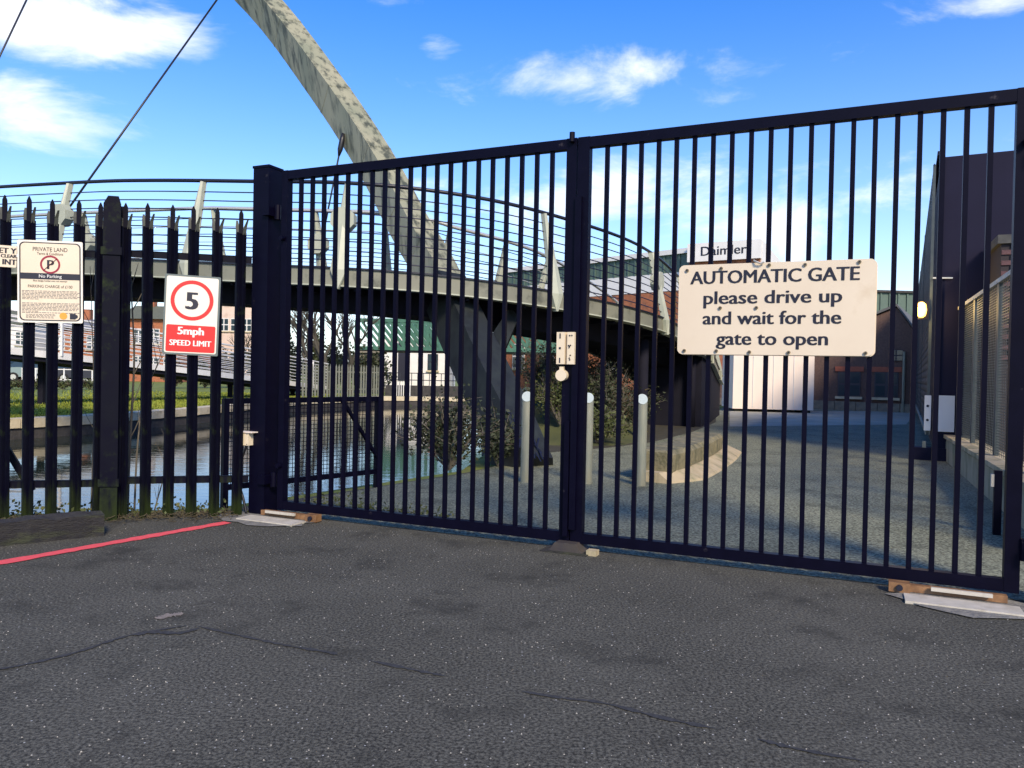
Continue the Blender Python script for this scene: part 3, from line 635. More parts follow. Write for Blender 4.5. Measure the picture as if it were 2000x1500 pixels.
p = gpt(1946, 1045); r = thing('stop_post', 'short black steel post beside the low concrete wall on the right', 'post', p, GA)
MB().box((0, 0, .26), (.055, .055, .52)).build('post', M_black, r); MB().box((-.035, .0, .44), (.03, .05, .1)).build('latch', M_plate, r)

# ------------------------------------------------------------------ right side: wall, mesh fence, navy building, brick building
r = thing('concrete_wall', 'low stained concrete wall under the grey mesh fence on the right', 'wall', gw(5.72, 1.2), GA)
rg = []
for i in range(15):
    y = i*.55; rg.append([(0, y, -.01), (.3, y, -.01), (.3, y, .36), (.05, y, .37+random.uniform(-.01, .01)), (-.0+random.uniform(-.008, .008), y, .33)])
MB().loft(rg).build('wall_body', M_conc, r)
for i in range(14): mb = MB(); mb.box((.13, i*.55+.27, .39), (.34, .53, .05)); mb.build('coping', M_conc, r)
r = thing('mesh_fence', 'grey fine wire mesh fence panels standing on the low concrete wall', 'fence', gw(5.86, 1.3, .42), GA)
for k in range(4):
    y0 = k*1.85; H1 = 1.92
    for y in (y0, y0+1.78): MB().box((0, y, H1/2), (.045, .045, H1)).build('post', M_screen, r)
    MB().box((0, y0+.89, H1+.02), (.07, 1.82, .05)).build('top_rail', M_plate, r)
    mb = MB()
    for i in range(1, 62): mb.box((0, y0+.89, H1*i/62), (.005, 1.74, .006))
    for i in range(1, 16): mb.box((0, y0+1.78*i/16, H1/2), (.005, .005, H1))
    mb.build('wire_mesh', M_screen, r, kind='stuff')
GB = GA-R(3.2); UB = V((math.cos(GB), math.sin(GB), 0)); WB = V((-math.sin(GB), math.cos(GB), 0)); NB0 = gw(5.55, 8.5)
nb = thing('navy_building', 'tall dark navy clad building right of the driveway with a lit lamp', 'building', gw(5.55, 8.5), GB)
MB().box((5.0, 9.9, 2.45), (10.0, 19.8, 4.5)).build('wall', M_navy, nb)
MB().box((.0, 0.1, .1), (.6, .3, .2)).build('foot', M_navy, nb)
for i in range(9): MB().box((i*1.1+.04, -.012, 2.5), (.03, .03, 4.3)).build('cladding_seam', M_navy, nb)
MB().box((-.02, 9.8, 4.72), (.08, 20, .06)).build('parapet_cap', M_navy, nb)
# expanded metal screen along its driveway side
mb = MB()
for i in range(-18, 80):
    y0 = i*.25
    for sg in (1, -1):
        a = V((0, y0, .45)) if sg > 0 else V((0, y0+4.2, .45)); b3 = V((0, y0+4.2, 4.65)) if sg > 0 else V((0, y0, 4.65))
        t0, t1 = 0.0, 1.0; dy = b3.y-a.y
        lo, hi = .05, 19.6
        ta, tb = (lo-a.y)/dy, (hi-a.y)/dy; t0, t1 = max(0, min(ta, tb)), min(1, max(ta, tb))
        if t1-t0 > .02: mb.bar(a+(b3-a)*t0+V((-.09, 0, 0)), a+(b3-a)*t1+V((-.09, 0, 0)), .012, .03)
mb.build('lattice_screen', M_screen, nb, kind='stuff')
for y in (.02, 6.5, 13, 19.6): MB().box((-.09, y, 2.5), (.04, .04, 4.2)).build('screen_post', M_screen, nb)
MB().box((-.09, 9.8, .43), (.06, 19.6, .06)).build('screen_rail', M_galv, nb)
for (x, z, wd, ht) in ((-.02, .0, 0, 0),): pass
def nbp(px, py):
    q = on_plane(px, py, NB0-WB*.02, WB)-NB0; return q.dot(UB), q.z
for (x0, y0, x1, y1, hol) in ((1806, 772, 1817, 841, True), (1829, 772, 1863, 844, False)):
    a, b3 = nbp(x0, y0), nbp(x1, y1)
    q = MB().box(((a[0]+b3[0])/2, -.04, (a[1]+b3[1])/2), (b3[0]-a[0], .02, a[1]-b3[1])).build('white_board', M_white2, nb)
    if hol:
        for k in (.3, .7): mb = MB(); disc(mb, (a[0]+b3[0])/2, a[1]+(b3[1]-a[1])*k, .02, -.055, -.049, 10); mb.build('hole', M_ink, q)
for px in (1805, 1851):
    a = nbp(px, 862); MB().box((a[0], -.03, .17), (.05, .03, .26)).build('slotted_strap', M_galv, nb)
a = nbp(1822, 543); b3 = nbp(1861, 543); mb = MB(); mb.bar((a[0], -.03, a[1]), (b3[0], -.03, b3[1]), .02); mb.build('conduit', M_steel, nb)
# the lit bulkhead lamp
lp_ = nbp(1799, 606); lpos = NB0+UB*lp_[0]-WB*.05+V((0, 0, lp_[1]))
r = thing('bulkhead_lamp', 'glowing yellow bulkhead lamp on the corner of the navy building', 'lamp', lpos, GA)
mb = MB(); rg = []
for z, q in ((-.12, .3), (-.09, .8), (0, 1), (.09, .8), (.12, .3)): rg.append([(.075*q*math.cos(6.283*i/12), -.05+.06*q*math.sin(6.283*i/12), z) for i in range(12)])
mb.loft(rg).build('glass', mat('lamp_glow', (1, .8, .4), emit=((1.0, .50, .06), 5)), r, smooth=True)
MB().box((0.03, .02, 0), (.16, .03, .28)).build('back_plate', M_ink, r)
pd = bpy.data.lights.new('lamp_light', 'POINT'); pd.energy = 22; pd.color = (1, .68, .25); pd.shadow_soft_size = .08
po = bpy.data.objects.new('lamp_light', pd); C.objects.link(po); po.parent = r; po.location = (-.1, -.2, 0)
# brick building behind the mesh fence
bb = thing('brick_building', 'purple-brown brick building above the mesh fence at the far right', 'building', gw(6.22, 7.45), GA)
MB().box((2.5, .45, 1.58), (5.0, .9, 3.16)).build('wall', M_mortar, bb)
MB().box((2.5, .45, 3.22), (5.1, 1.0, .12)).build('coping', mat('dark_stone', (.05, .05, .05), (.09, .09, .08), 8, .9), bb)
bme = MB().box((0, 0, 0), (.213, .02, .063)).mesh('brick', mat('purple_brick', (.085, .045, .05), (.13, .065, .065), 9, .9, bump=.6))
for j in range(22):
    for i in range(9): inst('brick', bme, bb, (.11+i*.225+(.11 if j % 2 else 0), -.008-random.random()*.004, 1.58+j*.073), (0, 0, random.uniform(-.01, .01)))

# ------------------------------------------------------------------ curved footbridge
NE = [(-14.5, 15.4, 2.86), (-11.0, 14.0, 2.80), (-7.65, 12.75, 2.72), (-6.0, 12.1, 2.63), (-3.99, 11.5, 2.505), (-2.54, 11.2, 2.437), (-1.32, 11.33, 2.39), (.0, 11.8, 2.31), (1.28, 12.8, 2.22), (2.3, 13.9, 2.14), (3.05, 15.1, 2.06), (3.75, 16.6, 1.95), (4.5, 18.4, 1.8), (5.3, 20.4, 1.6), (6.1, 22.8, 1.3), (6.9, 25.2, 1.0)]
NE = [V(p) for p in NE]; path = spline(NE, 6); K = len(path)
def nrm(i):
    d = path[min(i+1, K-1)]-path[max(i-1, 0)]; return V((-d.y, d.x, 0)).normalized()
NR = [nrm(i) for i in range(K)]; WID = 2.85; FH = .26
bo = V((-1.3, 12.5, 0))
br = thing('footbridge', 'curved steel footbridge with wire railings crossing over the canal', 'bridge', bo)
def sweep(prof, i0=0, i1=None):
    return MB().loft([[path[i]+NR[i]*n_+V((0, 0, z)) for n_, z in prof] for i in range(i0, (i1 or K))])
sweep([(0, .02), (0, FH), (.08, FH), (.08, .02)]).build('fascia', M_fascia, br, bo)
sweep([(-.05, 0), (-.05, .02), (.14, .02), (.14, 0)]).build('fascia_flange', M_fin, br, bo)
sweep([(-.03, FH), (-.03, FH+.025), (.10, FH+.025), (.10, FH)]).build('fascia_cap', M_rail, br, bo)
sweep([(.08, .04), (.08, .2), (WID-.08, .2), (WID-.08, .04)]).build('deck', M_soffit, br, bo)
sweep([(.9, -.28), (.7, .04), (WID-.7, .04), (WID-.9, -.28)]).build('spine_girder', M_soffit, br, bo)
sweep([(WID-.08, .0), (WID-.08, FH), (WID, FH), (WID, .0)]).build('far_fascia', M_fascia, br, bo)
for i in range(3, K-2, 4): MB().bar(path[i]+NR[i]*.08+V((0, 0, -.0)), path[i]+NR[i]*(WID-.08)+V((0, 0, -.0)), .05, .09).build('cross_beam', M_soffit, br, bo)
RH = 1.33; LEAN = .34
def rp(i, h, far=False):
    k = LEAN*h/RH; return path[i]+NR[i]*((WID-k) if far else k)+V((0, 0, FH+h))
MB().tube([rp(i, RH) for i in range(K)], .030, 8).build('top_rail', M_rail, br, bo, smooth=True)
MB().tube([rp(i, RH, True) for i in range(K)], .036, 8).build('far_top_rail', M_steel, br, bo, smooth=True)
for k in range(8):
    h = .13+k*.145
    MB().tube([rp(i, h) for i in range(K)], .0095, 5).build('railing_wire', M_wire, br, bo, smooth=True)
    MB().tube([rp(i, h, True) for i in range(K)], .0085, 5).build('railing_wire', M_wire if k % 2 else M_steel, br, bo, smooth=True)
def idx(px):
    best = min(range(K), key=lambda i: abs(1000+1500*path[i].x/path[i].y-px) if path[i].y < 16.5 else 1e9); return best
def fin(i, far, anchor):
    n = NR[i]; t = V((n.y, -n.x, 0)); rg = []
    for h, wd in ((-.30, .03), (-.02, .24), (.45, .17), (RH-.03, .05)):
        k = LEAN*max(h, 0)/RH; c = path[i]+n*((WID-k+.02) if far else (k-.02))+V((0, 0, FH+h)); dp = .045
        rg.append([c-t*wd*.5-n*dp, c-n*dp*1.6, c+t*wd*.5-n*dp, c+t*wd*.5+n*dp, c-t*wd*.5+n*dp])
    f = MB().loft(rg).build('railing_fin', M_fin, br, bo)
    if anchor:
        h = .74; k = LEAN*h/RH; c = path[i]+n*((WID-k) if far else k)+V((0, 0, FH+h)); sd_ = -1
        pts = [(math.cos(6.28318*(q+.5)/8)*.19, math.sin(6.28318*(q+.5)/8)*.19) for q in range(8)]
        mb = MB(); mb.prism(pts, lambda x, z, s: c+t*x+V((0, 0, z))+n*(.06 if s else -.11)); mb.build('cable_anchor', M_fin, f, bo)
    return c
fi = [idx(-190), idx(95), idx(368), idx(663), idx(1068), idx(1296)]
anch = {}
for q, i in enumerate(fi): anch[q] = fin(i, False, q in (0, 1, 3, 5))
for q, i in enumerate((idx(-100), idx(180), idx(430), idx(690), idx(905), idx(1040), idx(1180), idx(1296))): fin(min(K-1, i), True, q in (0, 2))
for i in range(idx(1296)+9, K-1, 9): fin(i, False, False); fin(i, True, False)
# leaning arch rib with its leg
AC = [(.20, 10.15, -.05), (-.13, 10.7, .66), (-.55, 11.4, 1.45), (-1.27, 12.5, 2.85), (-1.80, 13.1, 3.7), (-2.58, 13.95, 5.05), (-3.75, 14.9, 6.75), (-5.4, 16.0, 8.85), (-7.6, 17.0, 10.9), (-10.3, 17.9, 12.6), (-14, 18.9, 13.6), (-19, 19.9, 13), (-24, 20.9, 10), (-28, 21.8, 5), (-30, 22.4, 0)]
ac = spline(AC, 5); KA = len(ac)
def arch_ring(i, a=.36, b_=.36):
    t = (ac[min(i+1, KA-1)]-ac[max(i-1, 0)]).normalized(); vw = (V((0, 0, CAMH))-V((-1.3, 12.5, 3))).normalized()
    s = t.cross(vw).normalized(); f = s.cross(t).normalized(); c = ac[i]
    return [c+f*a+s*.05, c+s*b_+f*.02, c+s*b_*.9-f*a*.75, c-s*b_*.9-f*a*.75, c-s*b_-f*.06]
cut = 14
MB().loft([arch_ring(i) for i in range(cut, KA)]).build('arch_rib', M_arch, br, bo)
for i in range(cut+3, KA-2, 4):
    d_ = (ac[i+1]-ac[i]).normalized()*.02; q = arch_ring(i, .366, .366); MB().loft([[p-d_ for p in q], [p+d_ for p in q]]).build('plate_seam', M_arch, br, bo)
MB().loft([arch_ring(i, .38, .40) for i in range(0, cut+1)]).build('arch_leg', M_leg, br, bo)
# strut from leg up to the deck on the right
i = idx(1075); p1 = path[i]+NR[i]*1.3+V((0, 0, -.02)); mb = MB(); a = ac[9]
mb.loft([[a+V((0, -.15, .30)), a+V((0, .2, .30)), a+V((.1, .2, -.25)), a+V((.1, -.15, -.25))], [p1+V((.1, -.9, .05)), p1+V((.1, .6, .05)), p1+V((.25, .6, -.1)), p1+V((.25, -.9, -.1))]]).build('strut', M_leg, br, bo)
# graffiti scribble on the leg
M_graf = M_ink
def cable(name, a, b2, rad=.018):
    MB().tube([a, b2], rad, 6).build(name, M_cable, br, bo, smooth=True)
    d = (a-b2).normalized(); q = MB().tube([b2, b2+d*.12, b2+d*.30, b2+d*.42], [.03, .05, .05, .02], 8).build('cable_socket', M_cable, br, bo, smooth=True)
cable('hanger_cable', anch[1]+V((0, 0, .0)), V((-6.05, 16.25, 9.4)))
cable('hanger_cable', anch[0], V((-10.1, 17.8, 12.3)))
i = idx(430); cable('hanger_cable', path[i]+NR[i]*(WID-.15)+V((0, 0, .9)), ac[27]+V((-.2, -.1, -.1)))
# steel columns and the solid end of the ramp
for (px, py, d_, lab2) in ((1253, 870, 15.2, 1), (1349, 830, 19.0, 2)):
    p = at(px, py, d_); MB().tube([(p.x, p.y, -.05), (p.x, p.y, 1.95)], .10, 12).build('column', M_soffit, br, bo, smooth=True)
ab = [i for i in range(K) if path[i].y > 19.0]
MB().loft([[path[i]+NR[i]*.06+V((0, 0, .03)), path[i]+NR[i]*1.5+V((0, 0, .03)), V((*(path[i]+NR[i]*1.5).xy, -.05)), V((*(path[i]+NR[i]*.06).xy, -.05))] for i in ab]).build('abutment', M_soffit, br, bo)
# scribbled marks on the leg's right side
ra, rb_ = arch_ring(3, .38, .40), arch_ring(7, .38, .40)
kq = max((1, 4), key=lambda q: ra[q].x/ra[q].y)
fn = (ra[kq]-ra[0]).cross(rb_[0]-ra[0]).normalized()
if fn.y > 0: fn = -fn
mb = MB()
for (x0, y0, x1, y1) in ((992, 805, 1008, 818), (1008, 818, 1016, 806), (1002, 818, 1012, 838), (1012, 838, 1006, 852), (1006, 852, 1016, 862), (1016, 862, 1012, 876), (1038, 850, 1048, 872), (1048, 872, 1052, 856), (1044, 868, 1058, 886), (1036, 872, 1044, 896), (1052, 878, 1060, 898), (1046, 884, 1056, 902)):
    A2, B2 = [on_plane(x, y, ra[0], fn)+fn*.006 for x, y in ((x0, y0), (x1, y1))]; mb.bar(A2, B2, .022, .006, up=fn)
mb.build('graffiti', M_ink, bpy.data.objects['arch_leg'], bo, kind='stuff')
# far-bank ramp
rampN = [V(p) for p in (at(-260, 668, 19), at(-60, 684, 21), at(120, 702, 23), at(300, 722, 26), at(440, 738, 29), at(560, 752, 33), at(640, 762, 37))]
rpth = spline(rampN, 5); KR = len(rpth); ro = V((rpth[0].x, rpth[0].y, 0))
rr = thing('footbridge_ramp', 'pale access ramp with white wire railings on the far canal bank', 'ramp', ro)
def rn(i): d = rpth[min(i+1, KR-1)]-rpth[max(i-1, 0)]; return V((-d.y, d.x, 0)).normalized()
def rsw(prof): return MB().loft([[rpth[i]+rn(i)*a+V((0, 0, z)) for a, z in prof] for i in range(KR)])
rsw([(0, 0), (0, .2), (.08, .2), (.08, 0)]).build('fascia', M_white2, rr, ro)
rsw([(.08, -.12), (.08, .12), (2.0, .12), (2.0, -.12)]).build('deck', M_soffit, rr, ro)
for far in (0, 1.95):
    for k in range(8): MB().tube([rpth[i]+rn(i)*far+V((0, 0, .28+k*.14)) for i in range(KR)], .018 if k < 7 else .035, 5).build('rail', M_white2, rr, ro)
for i in range(1, KR, 3):
    MB().bar(rpth[i]+V((0, 0, .1)), rpth[i]+V((0, 0, 1.28)), .07, .07).build('post', M_white2, rr, ro)
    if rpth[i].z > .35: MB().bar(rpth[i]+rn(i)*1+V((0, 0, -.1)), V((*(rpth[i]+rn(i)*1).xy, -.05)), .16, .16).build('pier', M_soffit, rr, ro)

# ------------------------------------------------------------------ vegetation
def shrub(name, c, rx, ry, h, n, m, label, lsize=.09, stems=14, sm=M_twig, group=None):
    c = V(c); r = thing(name, label, 'shrub', c, 0, group); mb = MB(); tips = []
    for i in range(stems):
        a = random.uniform(0, 6.28); q = random.uniform(.2, 1); e_ = V((math.cos(a)*rx*q, math.sin(a)*ry*q, h*random.uniform(.6, 1.1)*(1.1-.5*q)))
        mid = e_*.5+V((0, 0, h*.15)); mb.tube([(0, 0, 0), mid, e_], [.014, .009, .003], 5); tips.append((mid, e_))
        for k in range(3):
            s_ = mid.lerp(e_, random.random()); mb.tube([s_, s_+V((random.gauss(0, .2)*rx, random.gauss(0, .2)*ry, random.uniform(-.05, .25)*h))], [.006, .002], 4)
    mb.build('stems', sm, r)
    mb = MB(); pts = []
    for i in range(n):
        mid, e_ = random.choice(tips); p = mid.lerp(e_, random.uniform(-.8, 1.05)); pts.append(p+V((random.gauss(0, .13)*rx, random.gauss(0, .13)*ry, random.gauss(0, .10)*h)))
    pts = [p for p in pts if p.z > .01]; leaves(mb, pts, lsize); mb.build('foliage', m, r); return r
shrub('bramble_bush', (-.78, 9.75, -.02), .75, .5, .95, 3200, M_leafd, 'dark tangled bramble bush at the canal edge left of the bridge leg', .055, 44)
shrub('bramble_bush', (-.15, 10.05, -.02), .4, .4, .75, 1500, M_leafd, 'small dark bramble right against the foot of the bridge leg', .055, 22)
# scrub bank behind the bollards
mb = MB(); nx, ny = 22, 16; vs = []
for j in range(ny+1):
    for i in range(nx+1):
        x, y = -.4+i*.27, 13.2+j*.8; xr = 2.2+(y-13.2)*.2
        e_ = max(0, min(1, (x+.4)/.8))*max(0, min(1, (xr-x)/1.5))*min(1, j/4)*min(1, (ny-j)/3); vs.append((x, y, -.03+.8*e_+random.uniform(-.07, .07)*e_))
mb.add(vs, [(j*(nx+1)+i, j*(nx+1)+i+1, (j+1)*(nx+1)+i+1, (j+1)*(nx+1)+i) for j in range(ny) for i in range(nx)])
tag(mb.build('embankment', M_earth), 'scrubby earth bank under the curve of the footbridge', None, kind='structure')
sc = [(.9, 14.2, .3, .9, M_leafg, 'pale green and brown scrub left of the steel column'), (1.7, 14.6, .2, 1.0, M_leafd, 'dark scrub bush behind the middle bollard'), (2.1, 15.4, .2, .9, M_leafb, 'brown dry scrub beside the bridge column'),
      (1.2, 16.2, .8, 1.0, M_leafb, 'brown scrub on top of the earth bank'), (2.0, 17.5, .5, 1.1, M_leafd, 'tall green scrub on the bank under the ramp'), (2.9, 17.4, .0, .9, M_leafd, 'dark ivy scrub under the descending ramp'),
      (.6, 18.5, .7, 1.1, M_leafd, 'dark scrub at the back of the bank above the canal'), (1.5, 13.6, .0, .55, M_leafg, 'low green weeds clump at the edge of the asphalt')]
sc += [(1.0, 15.4, .3, 1.25, M_leafd, 'tall dark scrub in front of the distant orange brick'), (2.35, 19.0, .4, 1.3, M_leafb, 'brown scrub deep under the ramp')]
for x, y, z, h, m, lb in sc: shrub('scrub_bush', (x, y, z), .75, .6, h*1.2, 1900, m, lb, .06, 26, group='scrub on the bank under the footbridge')
def tree(name, c, h, label, leafm=None, nl=0, spread=.5, m=M_bark, lsize=.2):
    c = V(c); r = thing(name, label, 'tree', c); mb = MB(); tw = MB(); tips = []
    def grow(p, d, l, rad, lev):
        q = p+d*l; mid = p+d*l*.5+V((random.gauss(0, .05), random.gauss(0, .05), 0))*l
        (mb if lev < 2 else tw).tube([p, mid, q], [rad, rad*.85, rad*.65], 6 if lev < 2 else 4, caps=False); tips.append(q)
        if lev >= 4 or l < .15: return
        for k in range(3 if lev else 4):
            a = random.uniform(0, 6.28); e_ = V((math.cos(a), math.sin(a), 0)); nd = (d+e_*random.uniform(.35, .8)*spread*2).normalized(); nd.z = abs(nd.z)*.9+.1
            grow(p+d*l*random.uniform(.6, 1), nd.normalized(), l*random.uniform(.6, .8), rad*.6, lev+1)
    grow(V((0, 0, -.05)), V((random.gauss(0, .05), 0, 1)).normalized(), h*.32, h*.022, 0)
    mb.build('trunk', m, r, smooth=True); tw.build('crown', m, r)
    if nl:
        lb = MB(); pts = [random.choice(tips)+V((random.gauss(0, .35), random.gauss(0, .35), random.gauss(0, .35)))*h*.12 for i in range(nl)]
        leaves(lb, [p for p in pts if p.z > .1], lsize); lb.build('foliage', leafm, r)
    return r
tl = [(600, 36, 6.0, 'bare thin tree leftmost behind the far grey fence'), (640, 38, 6.6, 'tall bare tree in front of the green truss bridge'), (685, 39, 6.2, 'bare spreading tree beside the stone pier of the truss bridge'), (475, 44, 5, 'bare tree behind the far ramp railings')]
for px, d_, h, lb in tl: p = at(px, 760, d_); tree('bare_tree', (p.x, p.y, -.02), h, lb, spread=.42)
hl = [(575, 40, 2.9, M_leafd), (615, 42, 3.3, M_leafg), (655, 42, 2.9, M_leafd), (700, 43, 2.6, M_leafd), (730, 41, 2.4, M_leafd), (400, 46, 1.6, M_leafd), (340, 44, 1.5, M_leafb), (445, 48, 2.2, M_leafb), (500, 47, 2.4, M_leafd)]
for k, (px, d_, h, m) in enumerate(hl):
    p = at(px, 760, d_); shrub('evergreen_bush', (p.x, p.y, -.02), 1.0, .9, h, 1500, m, 'dense bush on the far bank, '+['leftmost by the gate post', 'yellow-green one under the bare trees', 'dark one behind the grey fence', 'dark one beside the truss pier', 'low one against the truss pier', 'dark low one behind the ramp', 'brown one behind the speed sign', 'brown one right of the speed sign', 'tall one behind the thick gate post'][k], .20, 22, M_bark, 'bushes on the far bank')
for k in range(7):
    p = at(20+k*26, 757, 37+k*.3); shrub('hedge_plant', (p.x, p.y, -.02), .8, .5, .5, 350, M_leafb if k % 2 else M_leafg, 'low dry hedge plant on the far grass bank, '+['first', 'second', 'third', 'fourth', 'fifth', 'sixth', 'seventh'][k]+' from the left edge', .12, 10, group='hedge plants on the far bank')

# far grey palisade fence on the towpath
a, b2 = at(585, 772, 33.0), at(745, 775, 37.5); a.z = b2.z = 0; d = (b2-a); r = thing('towpath_fence', 'far grey palisade fence on the towpath below the bare trees', 'fence', a, math.atan2(d.y, d.x)); ln = d.length
fm = MB().prism([(-.05, 0), (.05, 0), (.05, 1.35), (0, 1.5), (-.05, 1.35)], lambda x, z, s: (x, .01*s, z)).mesh('pale', M_galv)
for i in range(30): inst('pale', fm, r, (ln*i/29, 0, 0))
for z in (.35, 1.15): MB().box((ln/2, .03, z), (ln, .03, .05)).build('rail', M_galv, r)
# metal hurdle fences by the parked cars
for k in range(3):
    p = at(70+k*55, 752, 45); p.z = 0; r = thing('metal_barrier', ['left', 'middle', 'right'][k]+' one of three pale metal barriers in front of the parked cars', 'barrier', p, .1, 'barriers by the parked cars')
    for x in (-.75, 0, .75): MB().bar((x, 0, 0), (x, 0, 1.0), .06).build('post', M_white2, r)
    for z in (.35, .95): MB().bar((-.78, 0, z), (.78, 0, z), .05).build('rail', M_white2, r)

# ------------------------------------------------------------------ parked cars
def car(p, rz, paint, label):
    r = thing('parked_car', label, 'car', p, rz, 'cars parked beyond the far bank'); prof = [(-2.1, .35), (-2.15, .75), (-1.95, .95), (-1.1, 1.0), (1.25, 1.0), (2.0, .85), (2.12, .6), (2.05, .32)]
    mb = MB(); mb.prism(prof, lambda x, z, s: (x, (-.86 if s else .86), z)); mb.build('body', paint, r)
    mb = MB(); mb.loft([[(-1.85, y, .95), (1.2, y, .98), (.45, y*.82, 1.45), (-1.2, y*.82, 1.47)] for y in (-.8, .8)]); q = mb.build('cabin_glass', M_glass, r)
    mb = MB(); mb.box((-.38, 0, 1.475), (1.6, 1.3, .05)); mb.build('roof', paint, q)
    for x in (-1.35, 1.35):
        for y in (-.8, .8):
            mb = MB(); mb.tube([(x, y-.1, .32), (x, y+.1, .32)], .32, 16); wq = mb.build('wheel', M_tyre, r)
            mb = MB(); mb.tube([(x, y*1.13-.01, .32), (x, y*1.13+.01, .32)], .19, 10); mb.build('rim', M_steel, wq)
    for y in (-.65, .65): MB().box((-2.11, y, .78), (.06, .3, .14)).build('tail_light', M_red, r); MB().box((2.06, y, .7), (.06, .3, .12)).build('headlight', M_steel, r)
pc = [mat('silver_paint', (.45, .47, .47), rough=.3, metal=.4), mat('grey_teal_paint', (.25, .32, .31), rough=.3, metal=.3), mat('dark_car_paint', (.03, .03, .04), rough=.3)]
for (px, rz, k, lb) in ((18, 1.2, 0, 'silver parked car showing its red tail lights at the far left'), (78, .2, 1, 'grey-green parked car, second from the left edge'), (128, .3, 0, 'silver parked car behind the metal barriers'), (175, .1, 2, 'dark parked car nearest the ramp')):
    p = at(px, 745, 54); p.z = 0; car(p, rz, pc[k], lb)

# ------------------------------------------------------------------ buildings
def window(parent, c, wd, ht, ax, nv, frame, sill=True, lintel=None, name='window'):
    # c centre on the wall, ax along the wall, nv outward
    c, ax, nv = V(c), V(ax), V(nv); up = V((0, 0, 1))
    def bx(cc, a, b_, e_):
        mb = MB(); mb.add([cc+ax*(i*a/2)+nv*(j*b_/2)+up*(k*e_/2) for k in (-1, 1) for i, j in ((-1, -1), (1, -1), (1, 1), (-1, 1))], [(3, 2, 1, 0), (4, 5, 6, 7), (0, 1, 5, 4), (1, 2, 6, 5), (2, 3, 7, 6), (3, 0, 4, 7)]); return mb
    w_ = bx(c, wd, .06, ht).build(name, frame, parent)
    t_ = min(wd, ht)*.07
    for s in (-1, 1): bx(c+ax*s*(wd/4)+nv*.035+up*(ht/4), wd/2-t_*1.5, .02, ht/2-t_*1.5).build('pane', M_glass, w_); bx(c+ax*s*(wd/4)+nv*.035-up*(ht/4), wd/2-t_*1.5, .02, ht/2-t_*1.5).build('pane', M_glass, w_)
    if sill: bx(c-up*(ht/2+.06)+nv*.06, wd+.15, .16, .1).build('sill', M_stone, w_)
    if lintel: bx(c+up*(ht/2+.11)+nv*.02, wd+.22, .06, .2).build('lintel', lintel, w_)
# dark brick gabled building at the end of the drive
e0 = at(1590, 800, 32.0); e1 = at(1790, 800, 30.0); e0.z = e1.z = 0; ax = (e1-e0).normalized(); nv = V((ax.y, -ax.x, 0)); wd = (e1-e0).length
if nv.y > 0: nv = -nv
r = thing('gabled_building', 'dark brick gabled building with two sash windows at the end of the driveway', 'building', e0); o0 = V(e0)
apx = (at(1752, 601, 30.4)-e0).dot(ax); az_ = at(1752, 601, 30.4).z
pf = [(-4.5, 0), (wd+.5, 0), (wd+.5, az_-(wd+.5-apx)*1.5), (apx, az_), (-4.5, az_-(apx+4.5)*.42)]
mb = MB(); mb.prism(pf, lambda x, z, s: e0+ax*x+V((0, 0, z))-nv*(6*s)); mb.build('wall', M_dbrick, r, o0)
mb = MB()
for (xa, za, xb, zb) in ((apx, az_, -4.7, az_-(apx+4.7)*.42), (apx, az_, wd+.7, az_-(wd+.7-apx)*1.5)):
    A2, B2 = e0+ax*xa+V((0, 0, za+.05)), e0+ax*xb+V((0, 0, zb+.05)); mb.add([A2+nv*.12, B2+nv*.12, B2-nv*6.1, A2-nv*6.1, A2+nv*.12+V((0, 0, .1)), B2+nv*.12+V((0, 0, .1)), B2-nv*6.1+V((0, 0, .1)), A2-nv*6.1+V((0, 0, .1))], [(0, 1, 2, 3), (4, 5, 6, 7), (0, 1, 5, 4), (2, 3, 7, 6), (1, 2, 6, 5)])
mb.build('roof', mat('slate_dark', (.10, .10, .10), (.14, .14, .13), 6, .8), r, o0)
M_lint = mat('red_lintel', (.30, .085, .045), (.38, .11, .06), 10, .8)
for px in (1656, 1734):
    c = at(px, 750, 31) ; s = (c-e0).dot(ax); cc = e0+ax*s+V((0, 0, 1.08))+nv*.01
    wq = MB(); sub = V(cc)-o0
    window(r, sub, .86, 1.0, ax, nv, mat('grey_frame', (.03, .03, .045), rough=.5), True, M_lint)
c = (at(1752, 690, 30.6)-e0).dot(ax); window(r, ax*c+V((0, 0, 2.25))+nv*.01, .5, .45, ax, nv, M_ink, False)
mb = MB()
for i in range(26):
    x = -4.2+i*.4; mb = MB(); mb.box((0, 0, 0), (.38, .12, random.uniform(.28, .42))); q = mb.build('plinth_stone', M_stoneruin, r); q.location = ax*x+V((0, 0, .17))+nv*.05; q.rotation_euler = (0, 0, math.atan2(ax.y, ax.x))
c = (at(1768, 700, 30.5)-e0).dot(ax); MB().tube([ax*c+nv*.12, ax*c+nv*.12+V((0, 0, 2.4))], .05, 8).build('drain_pipe', M_galv, r)
# green clad hall behind it
p = at(1745, 800, 42); p.z = 0; r = thing('green_hall', 'tall green corrugated hall behind the dark gabled building', 'building', p, R(4))
hh = at(1745, 572, 42).z; MB().box((2.0, 5, hh/2), (12, 10, hh)).build('wall', M_gclad, r)
for i in range(24): MB().box((-3.9+i*.5, -.03, hh*.5), (.08, .08, hh-.1)).build('rib', M_gclad, r)
MB().box((2.0, 5, hh+.05), (12.3, 10.3, .12)).build('roof_edge', M_wall, r)
